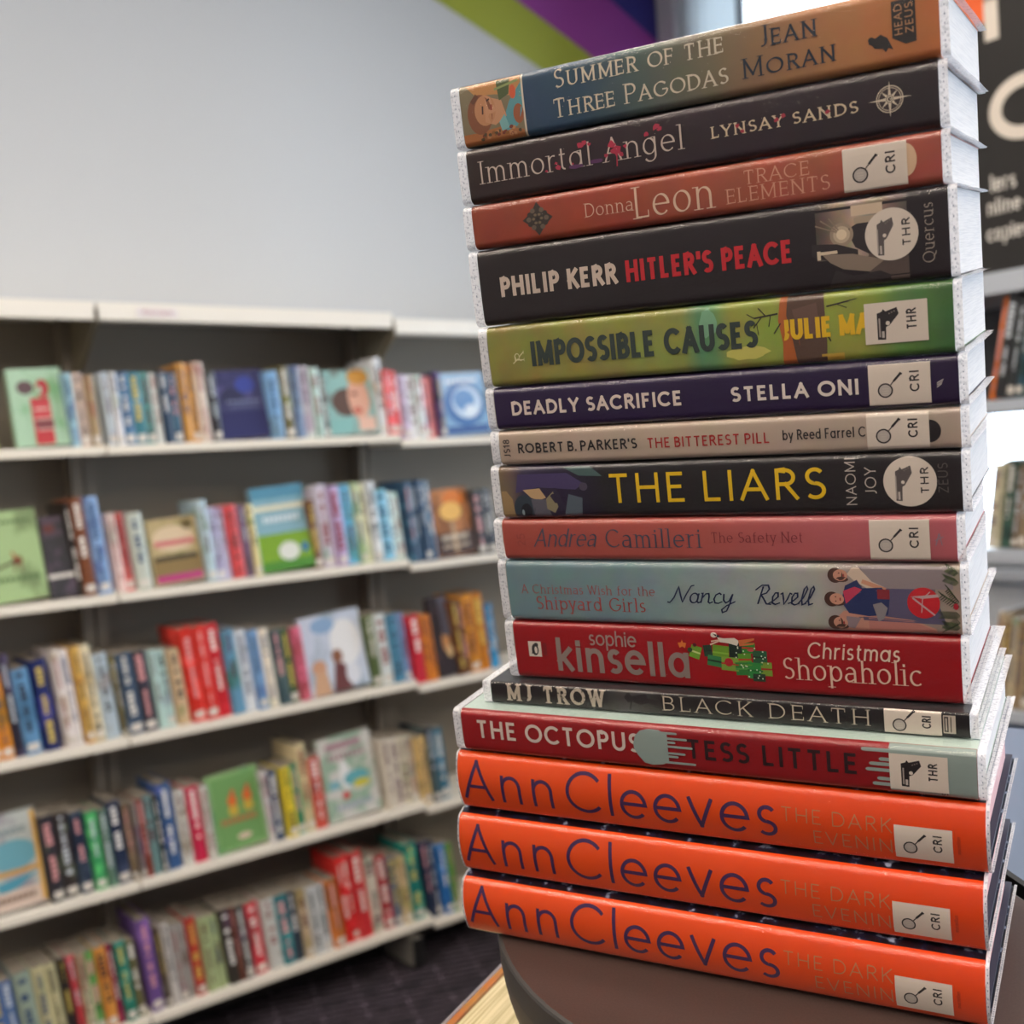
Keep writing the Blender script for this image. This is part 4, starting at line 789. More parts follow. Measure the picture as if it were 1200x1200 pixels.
ROWS = {
'A': '''670 724 187 B8B060 green
765 895 195 A5C8AC aqua giftpile
895 918 185 94BCC8 lightblue
918 947 185 CDB9AC pink
947 971 180 A8926E tan
991 1012 187 C6D6E2 paleblue
1012 1030 187 E2E2E6 white
1030 1061 187 3E6488 darkblue
1061 1093 187 3B7A88 teal
1093 1116 187 5E9C98 seagreen
1116 1137 185 D8DEDC white
1137 1188 190 2C425A navy
1195 1238 212 D09A50 tan
1238 1267 215 E0D4C4 cream
1272 1297 190 2C2A30 black
1297 1444 192 3A3C66 indigo night
1444 1484 190 7AA6D0 blue
1486 1518 205 6A6440 olive
1521 1551 205 6C82A0 greyblue
1551 1584 205 D2DAD4 white
1584 1614 200 BCD4CC mint
1614 1631 185 4A3A30 brown
1631 1799 192 90BCB8 teal face
1799 1829 230 DCE0E2 white
1829 1878 195 D04444 red
1884 1912 195 D0BED8 lilac
1912 1940 195 E6E8EA white
1940 1968 195 D8E0E2 white
1968 2013 192 DC8484 pink
2016 2039 205 2E3250 navy
2039 2220 200 7FA8CC blue swirl''',
'B': '''637 813 222 A4C08A palegreen stagtree
817 882 205 3A3A3E charcoal band
884 899 240 2C2420 black
899 931 250 7C4A30 brown
933 967 250 86A6D0 blue
983 1005 205 E4C8C0 blush
1005 1029 205 D86860 red
1034 1074 200 C4CCC0 sage
1081 1220 175 B8A67C sand autumn
1227 1254 222 B8D0D8 paleblue
1257 1301 200 C8CCE4 lavender
1304 1339 203 E0585C coral
1342 1365 200 7C6480 mauve
1365 1385 200 E0D498 cream
1388 1553 240 86B0C0 skyblue field
1553 1581 200 6E4A30 brown
1584 1623 240 D2CCDC lilac
1623 1660 235 B8A0C8 violet
1663 1703 235 6CB8DC cyan
1703 1747 240 D8DAB4 cream
1747 1780 240 E2E6E6 white
1780 1819 215 84C2DC skyblue
1819 1862 205 CCE0D8 mint
1887 1931 250 33506C slate
1931 1979 250 2C4864 navy
1982 2127 212 8C5A34 brown sunset
2134 2171 205 3A3C40 charcoal
2171 2213 210 22242E black''',
'C': '''644 704 215 D88A28 orange
706 728 255 2E2C3A black
728 768 215 6494BE blue
776 813 230 1E2C64 navy
825 867 250 E4DCD8 white
876 897 250 DEB45E gold
897 923 250 E2D6B4 cream
925 962 222 B2C2CC paleblue
969 980 215 6C6444 olive
982 1022 215 3C5066 slate
1025 1061 215 33333E black
1066 1112 212 B2D0CA aqua
1117 1150 205 D0B490 beige
1157 1193 257 D03024 red
1193 1229 257 D8382E red
1229 1267 257 C82832 red
1272 1307 235 6698B8 blue
1309 1342 228 DCE2E8 white
1345 1376 225 78A0CC blue
1376 1407 225 EADFCB cream
1413 1445 215 3A5058 darkteal
1445 1474 215 445A3A darkgreen
1480 1509 215 E0728E pink
1509 1708 228 C4CEDE paleblue couple
1717 1750 215 55663C moss
1750 1789 215 D8E0E0 white
1789 1826 210 5490B0 blue
1826 1850 210 7E8CB4 periwinkle
1872 1907 212 CC2C3E red
1907 1951 210 D8822C orange
1955 2030 250 2C2226 black figures
2030 2076 240 6A4426 brown
2076 2117 250 D8902C amber
2117 2158 250 C47A24 orange
2161 2192 210 2878A8 blue''',
'D': '''590 753 232 B8C0BC beige beach
761 792 220 34323A black
796 829 218 3C3434 charcoal
833 865 212 2A3448 navy
870 898 205 3FA064 green
902 922 205 5E7C6C greygreen
924 959 218 28344E midnight
961 977 205 706048 brown
984 999 205 8A8078 grey
999 1015 210 7A3020 rust
1015 1040 212 6C8C8C greyteal
1043 1057 205 20201E black
1059 1096 232 3A5C8C blue
1101 1129 205 D4D4CC white
1134 1168 208 CC2C50 crimson
1170 1192 203 CFCFC8 white
1195 1346 212 88B074 green sprouts
1348 1367 203 D2CED0 white
1367 1396 200 38405C navy
1406 1436 203 E2CC3C yellow
1438 1465 203 3E8866 green
1465 1496 255 DCCCA0 cream
1496 1532 210 D0584A red
1537 1716 242 CCCCC6 ivory heron
1738 1798 215 D8D0C0 ivory
1801 1854 210 CFC8B0 beige
1863 1898 212 DCBC7C sand
1901 1927 235 36424E slate
1930 1966 225 256A84 teal''',
'E': '''616 671 205 5070A4 blue
675 715 212 98A898 sage
719 776 212 C4BE94 khaki
780 801 215 2C2628 black
803 822 215 BC4248 red
824 846 212 C8C0A0 cream
846 867 212 6CA85C green
869 898 215 DC9848 orange
900 915 215 8C2450 maroon
918 946 215 2F7F6C teal
951 973 205 6C6848 olive
985 1019 250 6C5090 purple
1024 1040 220 584C40 brown
1042 1063 225 C8C4C0 white
1065 1108 212 A09C98 grey
1110 1137 218 B43430 red
1142 1198 208 A8B888 sage
1203 1233 212 38342F black
1233 1248 212 6C3420 rust
1248 1276 210 4C4C4C charcoal
1281 1317 205 DC4450 red
1325 1364 203 C8CAC6 white
1367 1402 203 1F7480 teal
1402 1431 203 38424E slate
1434 1459 205 CDB898 beige
1461 1519 203 C8CCCC white
1525 1562 205 A86430 orange
1568 1611 262 D42A28 red
1614 1655 262 CC3438 red
1657 1693 232 D2C8B8 white
1699 1732 228 A82C30 crimson
1735 1763 215 6C7484 greyblue
1766 1797 210 D2BC90 tan
1800 1840 240 1F7C74 teal
1862 1910 245 24304A midnight
1917 1946 225 2C6CB0 blue
1946 1972 220 5C9040 green''',

}
SHELF_WORD = {'A': 'top', 'B': 'second', 'C': 'third', 'D': 'fourth', 'E': 'bottom'}
WORDS = dict(paleblue='pale blue', lightblue='light blue', darkblue='dark blue', skyblue='sky blue', palegreen='pale green', greyblue='grey-blue', seagreen='sea green', darkteal='dark teal', darkgreen='dark green', greygreen='grey-green', greyteal='grey teal')
SHADE_PAGES = page_mat('8E8578', '746C60', 900.)  # cream pages coloured darker: shade under the shelves put into the page colour
FILMY = {}
def shelf_mat(c):
    """laminated card with a few printed bands and blotches of a second tone"""
    m = bpy.data.materials.new('laminated_cover'); m.use_nodes = True; b = m.node_tree.nodes['Principled BSDF']
    r, g, bb = (int(c[i:i+2], 16)/255 for i in (0, 2, 4)); lum = (r+g+bb)/3
    alt = tuple(min(1, max(0, x*random.uniform(.72, .9) if lum > .45 else x*1.15+random.uniform(.03, .14))) for x in (r, g, bb))
    tc = N(m, 'ShaderNodeTexCoord'); mp = N(m, 'ShaderNodeMapping'); mp.inputs['Location'].default_value = (random.uniform(0, 9),)*3; mp.inputs['Scale'].default_value = (1, .3, random.uniform(.5, 1.2))
    Lk(m, tc.outputs['Object'], mp.inputs[0]); no = N(m, 'ShaderNodeTexNoise', Scale=random.uniform(14, 34), Detail=3.); Lk(m, mp.outputs[0], no.inputs['Vector'])
    cr = N(m, 'ShaderNodeValToRGB'); e = cr.color_ramp.elements; p = random.uniform(.54, .64)
    e[0].position = p-.06; e[0].color = lin((r, g, bb)); e[1].position = p+.05; e[1].color = lin(alt)
    Lk(m, no.outputs[0], cr.inputs[0]); Lk(m, cr.outputs[0], b.inputs['Base Color']); b.inputs['Roughness'].default_value = .3; b.inputs['Coat Weight'].default_value = .3
    return m
def book_meshes(t, h, d, cm, r, hard):
    """cover wrapped round pages, in metres; spine towards -y, foot on z=0"""
    m = MB(); c = .0022 if hard else .0006; n = 6; rd = min(.003, t*.2)
    pr = [(0, d)]+[(0, rd)]+[(t/2-(t/2)*math.cos(math.pi*i/n), rd-rd*math.sin(math.pi*i/n)) for i in range(1, n)]+[(t, rd), (t, d)]
    inn = [(min(max(x, c), t-c), y+(c if 0 < i < len(pr)-1 else 0)) for i, (x, y) in enumerate(pr)]
    m.grid([[(x, y, 0) for x, y in pr], [(x, y, h) for x, y in pr]], 0, True)
    m.grid([[(x, y, 0) for x, y in inn], [(x, y, h) for x, y in inn]], 0, True, flip=True)
    for z, fl in ((0, False), (h, True)): m.grid([[(x, y, z) for x, y in pr], [(x, y, z) for x, y in inn]], 0, False, flip=not fl)
    for x0, x1 in ((0, c), (t-c, t)): m.face([(x0, d, 0), (x1, d, 0), (x1, d, h), (x0, d, h)])
    m.build('cover', cm, r)
    k = .003 if hard else .0006
    m = MB(); m.box(c*1.05, t-c*1.05, rd+c+.0005, d-.002, k, h-k); m.build('page_block', SHADE_PAGES, r)

def spine_print(t, h, c, r):
    """blocks of spine lettering, too far off to be read"""
    lum = sum(int(c[i:i+2], 16) for i in (0, 2, 4))/765
    ink = random.choice(['2A2A34', '5A2030', '20406A', '8A2A2A', '3A3A3A'] if lum > .5 else ['E8E4DC', 'D8C060', 'F0EEEA', 'C8D0D8', 'E0A0A0'])
    if t < .010: w = t*.5
    else: w = t*random.uniform(.35, .6)
    m = MB(); z = h*random.uniform(.9, .95); y = -.0004; seg = random.choice([2, 2, 3])
    for s_ in range(seg):
        run = h*random.uniform(.16, .34)/1; q = z-run; ww = w*random.choice([1, .6, .8])
        while z > q and z > h*.12:
            L = ww*random.uniform(.45, .8)
            if random.random() < .88: m.box(t/2-ww/2, t/2+ww/2*random.uniform(.5, 1), y, y+.0003, z-L, z)
            z -= L+ww*.22
        z -= h*random.uniform(.03, .1)
        if z < h*.2: break
    m.build('spine_lettering', mat(ink, .5), r)
    if random.random() < .6:
        m = MB(); m.box(t*.14, t*.86, y-.0002, y+.0002, h*.04, h*.04+min(t*.9, .018)); m.build('spine_label', mat('D8D2C8', .5), r)

def picture(kind, w, h, r):
    """simple printed front-cover artwork; x 0..1, y 0..1 from the lower left"""
    it = []; T = lambda pts: [(x*w, y*h) for x, y in pts]
    E_ = lambda cx, cy, rx, ry, n=20: [(cx+rx*math.cos(2*math.pi*i/n), cy+ry*math.sin(2*math.pi*i/n)) for i in range(n)]
    Rc = lambda a, b_, c, d: [(a, c), (b_, c), (b_, d), (a, d)]
    bars = lambda c, y, n, hh, x0=.15, x1=.85: [(c, Rc(x0+(x1-x0)*i/n, x0+(x1-x0)*(i+.72)/n, y, y+hh)) for i in range(n)]
    if kind == 'giftpile':
        it = [('B8323A', Rc(.36, .72, .02, .62)), ('7A3A40', Rc(.40, .74, .22, .34)), ('C8424A', Rc(.42, .70, .36, .56)), ('5A4248', E_(.30, .76, .16, .09)), ('B02A34', E_(.62, .74, .12, .12)), ('A8C8B0', E_(.56, .72, .05, .05)), ('E0B0A8', Rc(.40, .72, .34, .36)), ('E0B0A8', Rc(.40, .72, .20, .22))]+bars('D8C8C0', .46, 6, .03, .42, .68)
    elif kind == 'night': it = [('23265A', Rc(.02, .98, .02, .4)), ('3A4AA0', E_(.62, .78, .2, .12)), ('2A2C50', E_(.3, .62, .22, .12))]+bars('7C86A8', .52, 8, .04, .2, .9)+bars('6A7498', .45, 7, .03, .25, .85)
    elif kind == 'face': it = [('5A4238', E_(.42, .5, .3, .22)), ('D8A48C', E_(.68, .55, .22, .34)), ('C89038', E_(.72, .88, .22, .12)), ('7A4438', E_(.60, .62, .06, .03)), ('C05A48', E_(.62, .36, .08, .05)), ('E0B8A4', Rc(.6, .95, .04, .25)), ('84B8B4', Rc(.04, .5, .04, .26))]
    elif kind == 'swirl': it = [('3A6CA8', E_(.5, .5, .44, .36)), ('C8DCEC', E_(.55, .52, .32, .26)), ('5C8CC0', E_(.5, .56, .24, .18)), ('DCE8F2', E_(.62, .38, .14, .1)), ('2A5290', Rc(.04, .96, .03, .14))]+bars('E8F0F6', .84, 7, .05)
    elif kind == 'stagtree': it = [('7A4A2C', E_(.66, .44, .07, .05)), ('A8583A', thick([(.66, .44), (.6, .54)], .03)), ('6A3A26', thick([(.62, .42), (.60, .32)], .02)), ('6A3A26', thick([(.70, .42), (.70, .32)], .02)), ('4A3A2A', thick([(.3, .36), (.66, .44)], .03))]+bars('5C7A4C', .22, 12, .05, .05, .95)+bars('5C7A4C', .86, 6, .03, .5, .9)
    elif kind == 'band': it = [('D8D4CC', Rc(0, 1, .24, .29)), ('6A3A38', Rc(.1, .5, .8, .9))]
    elif kind == 'autumn': it = [('8A7448', Rc(.02, .98, .1, .4)), ('D8C4A4', E_(.5, .68, .44, .2)), ('C86A70', Rc(.1, .9, .58, .66)), ('3A3428', Rc(.05, .92, .36, .43)), ('B03A78', Rc(.04, .96, .03, .14)), ('6A5C34', E_(.8, .88, .12, .08))]
    elif kind == 'field': it = [('7CA62C', Rc(0, 1, .0, .44)), ('4E8A34', Rc(0, 1, .0, .12)), ('DCE0D8', E_(.55, .22, .2, .11)), ('3A78A8', E_(.86, .24, .07, .06)), ('E0DCC0', Rc(.0, 1, .72, .78)), ('5490AC', Rc(0, 1, .86, 1))]+bars('D8E4E8', .58, 8, .07)
    elif kind == 'sunset': it = [('D87A28', E_(.62, .84, .28, .13)), ('E8B860', E_(.5, .66, .3, .14)), ('3A2A28', Rc(.02, .98, .02, .34)), ('B89A78', Rc(.44, .54, .04, .5))]+bars('D8C8B0', .24, 9, .07)+bars('C8B49C', .12, 7, .05)
    elif kind == 'couple': it = [('E4E6E8', E_(.7, .6, .26, .3)), ('C89878', E_(.2, .34, .12, .1)), ('8A5A40', E_(.52, .44, .09, .09)), ('6A3A3A', [(.38, 0), (.7, 0), (.62, .34), (.46, .36)]), ('C8A080', [(.04, 0), (.34, 0), (.3, .3), (.12, .28)]), ('88A8CC', E_(.36, .86, .2, .1)), ('D8DCE4', E_(.74, .18, .12, .14))]
    elif kind == 'figures': it = [('C8905A', E_(.6, .42, .2, .14)), ('5A5A68', Rc(.5, .95, .5, .98)), ('D8B888', E_(.7, .3, .15, .08))]
    elif kind == 'beach': it = [('6CA8B8', E_(.6, .56, .36, .16)), ('C89848', Rc(.3, .95, .36, .41)), ('4E9AB0', [(.3, .3), (.95, .34), (.6, .22), (.34, .18)]), ('D8C4B4', Rc(.02, .98, .01, .2)), ('D8A84C', Rc(.93, .99, .02, .98))]+bars('7C8C94', .78, 8, .06)+bars('8A7468', .09, 9, .06)
    elif kind == 'sprouts': it = [('6E9C5C', Rc(.06, .94, .05, .95)), ('D86A2C', E_(.42, .62, .09, .08)), ('D86A2C', E_(.72, .64, .09, .08)), ('C8A840', E_(.42, .50, .1, .07)), ('C8A840', E_(.72, .52, .1, .07)), ('D8482C', thick([(.42, .68), (.46, .76)], .06)), ('D8482C', thick([(.72, .7), (.76, .78)], .06)), ('D8C0AC', E_(.55, .15, .14, .04))]+bars('B07048', .34, 8, .07)
    elif kind == 'heron': it = [('E2E4E4', E_(.42, .52, .1, .18)), ('62AAB4', E_(.62, .46, .24, .09)), ('C8C040', E_(.7, .38, .16, .05)), ('C83A40', E_(.38, .28, .07, .045)), ('7CB0BC', Rc(.1, .3, .38, .48)), ('A88890', Rc(.14, .8, .84, .93))]+bars('A08088', .72, 8, .07)+bars('9AA8B4', .12, 9, .07)
    m = MB(); ms_ = []
    for k, (c, p) in enumerate(it):
        mt = mat(c, .4, coat=.3, key='art')
        if mt not in ms_: ms_.append(mt)
        m.face([(a, -.0004-.00012*k, b_) for a, b_ in T(p)], ms_.index(mt))
    m.build('front_cover_picture', ms_, r)

used = set()
for key, txt in ROWS.items():
    prev = None; lst = [l.split() for l in txt.strip().splitlines()]
    lean = {'A': 4.4, 'B': 5.6, 'C': 6.2, 'D': 5.2, 'E': 6.4}[key]
    for i, q in enumerate(lst):
        u0, u1, h, c, cn = int(q[0])*MM, int(q[1])*MM, int(q[2])*MM, q[3], q[4]; pic = q[5] if len(q) > 5 else ''
        cn = WORDS.get(cn, cn); nxt = lst[i+1][4] if i+1 < len(lst) else None
        nxt = WORDS.get(nxt, nxt); bay = 'left' if u0 < .97 else 'middle' if u0 < 1.855 else 'right'
        zz = Z(LIP[key]+.0226-(.016 if u0 > 1.857 else 0))
        where = '%s shelf of %s bookcase' % (SHELF_WORD[key], bay)
        lab = '%s %s%s' % (cn, 'book facing front' if pic else 'book spine', (', right of %s one' % prev if prev else ', leftmost'))
        lab = '%s, %s' % (lab, where)
        if lab in used: lab = lab.replace(', '+where, ' and left of %s, %s' % (nxt or 'gap', where))
        if lab in used: lab = lab.replace('book spine', 'second book spine')
        assert lab not in used, lab
        used.add(lab); prev = cn
        tall = h > .225
        if pic:
            lr = math.radians(lean*.6); R_ = Matrix.Rotation(-lr, 3, 'Y') @ Matrix.Rotation(-math.radians(7), 3, 'X')
            w = (u1-u0)*.985; r = empty('displayed_book', (u0+.001, V0+.022, zz+.0034), R_)
            tag(r, lab, 'book', 'books facing front on the wall shelves')
            m = MB(); th = .024
            m.box(0, w, 0, .0012, 0, h); m.box(0, w, th-.0012, th, 0, h); m.box(0, .0012, .0012, th-.0012, 0, h); m.build('cover', shelf_mat(c), r)
            m = MB(); m.box(.0014, w-.002, .0014, th-.0014, .001, h-.001); m.build('page_block', SHADE_PAGES, r)
            picture(pic, w, h, r)
        else:
            a = math.radians(lean); sl = u1-u0
            t = max(.006, sl*math.cos(a)-.0008); R_ = Matrix.Rotation(-a, 3, 'Y')
            r = empty('shelved_book', (u0, V0+.012+random.uniform(0, .012), zz+.0003), R_)
            tag(r, lab, 'book', 'books spine-out on the wall shelves')
            d = .15 if tall else .128
            if t > .04:
                t = t/2-.0006      # really two copies side by side
                book_meshes(t, h, d, shelf_mat(c), r, tall); spine_print(t, h, c, r)
                r2 = empty('shelved_book', Vector(r.location)+Vector((u1-u0, 0, 0))/2+Vector((0, .004, 0)), R_)
                lab2 = lab.replace('book spine', 'twin book spine')
                if lab2 in used: lab2 = lab.replace('book spine', 'farther twin book spine')
                used.add(lab2); tag(r2, lab2, 'book', 'books spine-out on the wall shelves')
                book_meshes(t, h-.003, d, shelf_mat(c), r2, tall); spine_print(t, h-.003, c, r2)
            else:
                book_meshes(t, h, d, shelf_mat(c), r, tall); spine_print(t, h, c, r)
# ============================================================ bookcase under the windows (right)
UR = 2.30
r = empty('bookcase', (UR, 1.52, 0)); tag(r, 'low bookcase under the windows at the right, grey-blue shelves, black sign on top', 'bookcase')
RS = mat('B4BCC6', .4, coat=.2, key='right shelf'); RW = mat('C2CCD6', .45, key='right panel')
RY = lambda y: y-1.52
for z in (.0505, -.268, -.615):
    m = MB(); m.box(.004, .26, -1.15, -.185, Z(z)+.010, Z(z)+.0245); m.box(0, .004, -1.15, -.185, Z(z), Z(z)+.025); m.build('shelf', RS, r, .001)
m = MB(); m.box(0, .27, -1.15, -.005, Z(.297), Z(.343)); m.build('top_board', RS, r, .002)
for y in (-1.17, -.185):
    m = MB(); m.box(.0, .27 if y < -1 else .018, y, y+.02, 0, Z(.343)); m.build('end_panel' if y < -1 else 'front_post', RS if y < -1 else mat('17181A', .4), r)
m = MB(); m.box(.262, .272, -1.15, -.01, Z(.05), Z(.30)); m.build('back_panel', mat('4A4C50', .5), r)
m = MB(); m.box(.262, .272, -1.15, -.185, Z(-.615), Z(-.27)); m.build('back_panel', RW, r)
m = MB(); m.box(.02, .26, -1.15, -.185, 0, Z(-.615)); m.build('kick_panel', mat('7E90A8', .4, key='kick'), r)
rows = ((.076, (.205, .225), 12, [(.0115, 'D8742A', 'orange'), (.026, '2A2A2C', 'black'), (.019, '303436', 'charcoal'), (.017, '1F3A3C', 'dark teal'), (.022, '4C443C', 'brown'), (.02, '6E5A44', 'tan'), (.024, '2C3038', 'navy'), (.02, 'A89878', 'beige'), (.024, '5A2A2A', 'maroon')], 1.287),
        (-.2425, (.175, .195), 9, [(.02, 'CFC9AE', 'cream'), (.010, 'B8B294', 'khaki'), (.024, '27403A', 'dark green'), (.015, '6A5844', 'brown'), (.02, '8E7C62', 'tan'), (.018, '3A4038', 'charcoal'), (.024, 'C0B498', 'beige'), (.02, '7A4A3A', 'rust')], 1.312),
        (-.5895, (.19, .215), 8, [(.016, 'B8A88C', 'beige'), (.014, '8A7254', 'brown'), (.018, 'C4B494', 'cream'), (.016, '9A8468', 'tan'), (.022, 'AA9878', 'khaki'), (.02, '7C4A3C', 'rust'), (.018, 'C8BCA4', 'ivory'), (.022, '5E5040', 'umber')], 1.318))
for k, (z, (h0, h1), ang, lst, v) in enumerate(rows):
    prev = None
    for t, c, cn in lst:
        a = math.radians(ang); h = random.uniform(h0, h1)
        R_ = Matrix.Rotation(-math.pi/2, 3, 'Z') @ Matrix.Rotation(a, 3, 'Y')
        r = empty('shelved_book', (UR+.012+random.uniform(0, .01), v, Z(z)+t*math.sin(a)+.0004), R_)
        tag(r, '%s book leaning right%s, %s shelf under the black sign' % (cn, ', beside %s one' % prev if prev else ', first in row', ('top', 'middle', 'lower')[k]), 'book', 'books on the right-hand bookcase')
        book_meshes(t-.0008, h, .13, shelf_mat(c), r, False); spine_print(t-.0008, h, c, r)
        v -= t/math.cos(a)+.0003; prev = cn
# ---- black sign standing on that bookcase
sg = empty('library_sign', (UR+.02, 1.275, Z(.345))); tag(sg, 'tall black sign with large white letters on top of the right bookcase', 'sign')
m = MB(); m.box(0, .018, -.80, .09, 0, .80); m.build('board', mat('23211F', .45), sg, .001)
m = MB(); m.box(-.0015, -.0002, -.0185, .0895, .522, .799); m.build('orange_panel', mat('E2622A', .5), sg)
def sign_text(txt, v0, v1, z, h, c, name, **k):
    g = MB()
    for q in letters(txt, 0, (v0-v1)/MM, z/MM, h/MM, **k): g.face([(-.0022, v0-1.275-a*MM, b_*MM-.345) for a, b_ in q])
    o = g.build(name, mat(c, .5), sg)
sign_text('n', 1.254, 1.135, .825, .235, 'D8D0C4', 'large_lettering', w=.13, font=G1)
sign_text('Co', 1.256, .98, .606, .134, 'D8D0C4', 'large_lettering', w=.2)
sign_text('lers', 1.258, 1.206, .513, .035, 'E6E2DA', 'small_lettering', w=.13, font=G1)
sign_text('nline or', 1.268, 1.155, .466, .033, 'E6E2DA', 'small_lettering', w=.13, font=G1, space=.3)
sign_text('copies', 1.272, 1.183, .411, .033, 'E6E2DA', 'small_lettering', w=.13, font=G1)

# ============================================================ stand the stack rests on
TOPM = bpy.data.materials.new('stand_laminate'); TOPM.use_nodes = True; b_ = TOPM.node_tree.nodes['Principled BSDF']
tc = N(TOPM, 'ShaderNodeTexCoord'); no = N(TOPM, 'ShaderNodeTexNoise', Scale=900., Detail=2.); Lk(TOPM, tc.outputs['Object'], no.inputs['Vector'])
cr = N(TOPM, 'ShaderNodeValToRGB'); ramp(cr, [(.3, '40332F'), (.7, '483A36')]); Lk(TOPM, no.outputs[0], cr.inputs[0]); Lk(TOPM, cr.outputs[0], b_.inputs['Base Color']); b_.inputs['Roughness'].default_value = .32
RIM = mat('3C3936', .5, key='rim'); GAP_BLACK = mat('0C0C0D', .5, key='edge band')  # the black paints shade of the gap onto the side table's edge
def smooth_slab(parent, name, poly, levels, mats):
    cx = sum(p[0] for p in poly)/len(poly); cy = sum(p[1] for p in poly)/len(poly)
    m = MB(); rows_ = []
    for ins, z in levels:
        rw = []
        for x, y in poly:
            d = math.hypot(x-cx, y-cy); k = (d-ins)/d; rw.append((cx+(x-cx)*k, cy+(y-cy)*k, z))
        rows_.append(rw+[rw[0]])
    for i in range(len(rows_)-1): m.grid([rows_[i], rows_[i+1]], 1, True, flip=True)
    m.face(rows_[0][:-1], 0); m.face(rows_[-1][:-1][::-1], 1)
    return m.build(name, mats, parent)
tb = empty('display_stand', stack_pt(0, 0, -.3166), M3)
tag(tb, 'brown-grey display stand with a rounded sloping top, carrying the stack of books', 'stand')
po = [(-.1606+.155*math.cos(math.radians(a)), .5356+.155*math.sin(math.radians(a))) for a in range(180, 271, 5)]
po += [(-.06, .3806), (.02, .3806), (.085, .3806), (.100, .388), (.0985, .402), (.02, .484), (-.068, .5735), (-.20, .727), (-.22, .735), (-.30, .735), (-.3156, .72), (-.3156, .62)]
smooth_slab(tb, 'sloping_top', po, [(.002, 0), (.0006, -.0007), (0, -.002), (.0, -.016), (.001, -.028), (.003, -.038), (.007, -.046), (.014, -.050)], [TOPM, RIM])
def vbox(name, x0, x1, y0, y1, z0, z1, mt, bev=.002, parent=None):
    m = MB(); m.box(x0, x1, y0, y1, z0, z1); o = m.build(name, mt, None, bev)
    if parent: o.parent = parent; o.matrix_parent_inverse = parent.matrix_world.inverted()
    return o
vbox('column', .40, .52, .30, .42, .03, Z(-.29), RIM, parent=tb)
vbox('base_plate', .30, .575, .18, .56, 0, .03, RIM, parent=tb)
vbox('lower_tier', .26, .60, .30, .74, Z(-.57), Z(-.555), RIM, parent=tb)
t2 = empty('side_table', stack_pt(0, 0, -.3185), M3); tag(t2, 'blue-grey table behind the stand, separated by a black gap, right edge of photo', 'table')
po = [(.135, .372), (.30, .372), (.30, .775), (-.20, .775), (-.205, .745), (-.06, .5775), (.02, .490)]
smooth_slab(t2, 'table_top', po, [(.0, 0), (.0, -.018)], [mat('66758C', .34, coat=.2, key='table top'), GAP_BLACK])
m = MB()
for a, c in zip(po[3:]+po[:1], po[4:]+po[:1]):
    d = math.dist(a, c); nx, ny = (c[1]-a[1])/d*-.0035, (c[0]-a[0])/d*.0035
    m.prism([(a[0]-nx*0, a[1]-ny*0), (c[0], c[1]), (c[0]+nx, c[1]+ny), (a[0]+nx, a[1]+ny)][::-1], -.02, .0012)
m.build('gap_shade_band', GAP_BLACK, t2)  # black strip painted in for the shadowed gap between stand and table
for x, y in ((.60, .10), (.78, .10), (.62, .38), (.80, .30)): vbox('leg', x, x+.03, y, y+.03, 0, Z(-.285), RIM, parent=t2)

# ---- tan hardback standing on the lower tier, its top edge just showing
dv = Vector((.886, .463, 0)).normalized()
R_ = Matrix(((dv.x, dv.y, 0), (-dv.y*-1*-1, dv.x, 0), (0, 0, 1))).transposed() if False else Matrix(((dv.x, -dv.y, 0), (dv.y, dv.x, 0), (0, 0, 1)))
r = empty('hardback_book', Vector((.363, .564, Z(-.5545)))-dv*.085, R_)
tag(r, 'tan-orange covered hardback with cream pages, standing below the stand at bottom left', 'book')
TAN = cover_mat([(0, 'B4702C'), (170, 'BC782E')], 170, mottle=.2, scale=40); H = .2245
m = MB(); m.box(0, .17, -.0052, -.0003, 0, H); m.box(0, .17, -.052, -.047, 0, H); m.box(.165, .17, -.047, -.0052, 0, H); m.build('cover', TAN, r, .0006)
pg = page_mat('D4C59C', 'A8986C', 700.); pg.node_tree.nodes['Mapping'].inputs['Scale'].default_value = (.015, 1, .015)
m = MB(); m.box(.003, .163, -.0465, -.0057, .003, H-.0015); m.build('page_block', pg, r)
m = MB(); m.box(-.002, .172, .0001, .0003, 0, H+.0015); m.build('film_seam', SEAM, r)

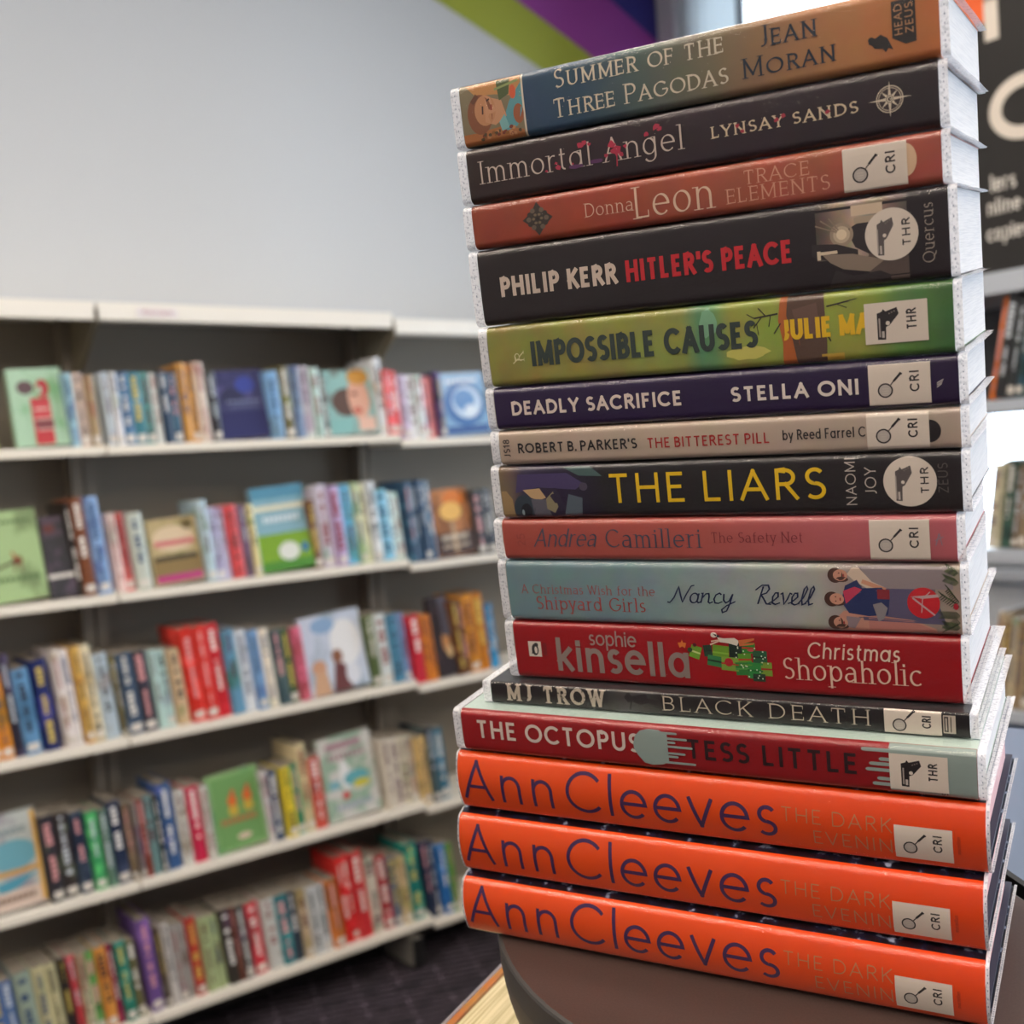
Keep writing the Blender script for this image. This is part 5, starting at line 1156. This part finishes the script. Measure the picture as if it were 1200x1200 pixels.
# ============================================================ lamps, daylight, camera
n = 0
for x in (-2.3, -.7, 1.3):
    for y in (-2.1, -.5, 1.1):
        n += 1
        r = empty('ceiling_light', (x, y, CEIL)); tag(r, 'square ceiling light panel, row %d from the window wall' % n if False else 'long white ceiling light panel, out of the picture overhead', 'lamp', 'ceiling light panels')
        m = MB()
        for a in ((-.31, .31, -.61, -.59), (-.31, .31, .59, .61), (-.31, -.29, -.59, .59), (.29, .31, -.59, .59)): m.box(a[0], a[1], a[2], a[3], -.03, 0)
        m.build('frame', mat('E0E0E0', .5), r)
        m = MB(); m.box(-.29, .29, -.59, .59, -.02, -.005); m.build('diffuser', mat('FFF0E0', .5, emit=LAMP), r)
w = bpy.data.worlds.new('sky'); bpy.context.scene.world = w; w.use_nodes = True
bg = w.node_tree.nodes['Background']; bg.inputs[0].default_value = lin('DCE8F8'); bg.inputs[1].default_value = SKY
for i, (y1, y0) in enumerate(WIN):
    l = bpy.data.lights.new('daylight', 'AREA'); l.shape = 'RECTANGLE'; l.size = HEAD-SILL; l.size_y = y1-y0; l.cycles.is_portal = True
    o = bpy.data.objects.new('daylight', l); col.objects.link(o); o.location = (UW+.15, (y0+y1)/2, (SILL+HEAD)/2); o.rotation_euler = (0, math.pi/2, 0)

cam = bpy.data.cameras.new('camera'); co = bpy.data.objects.new('camera', cam); col.objects.link(co)
R, U, F = Vector((0.78541, -0.61551, -0.06539)), Vector((0.07555, -0.00952, 0.9971)), Vector((0.61435, 0.78807, -0.03902))
co.matrix_world = Matrix.Translation((0, 0, EYE)) @ Matrix((R, U, -F)).transposed().to_4x4()
cam.sensor_width = 36; cam.lens = 1330/1200*36; cam.clip_start = .01
cam.dof.use_dof = True; cam.dof.focus_distance = .50; cam.dof.aperture_fstop = cam.lens/1000/.0042
sc = bpy.context.scene; sc.camera = co
sc.view_settings.view_transform = 'Standard'; sc.view_settings.look = 'None'; sc.view_settings.gamma = 1; sc.view_settings.use_curve_mapping = False
sc.view_settings.exposure = EXPO
sc.cycles.use_denoising = True; sc.cycles.transparent_max_bounces = 24; sc.cycles.max_bounces = 8; sc.cycles.sample_clamp_indirect = 6
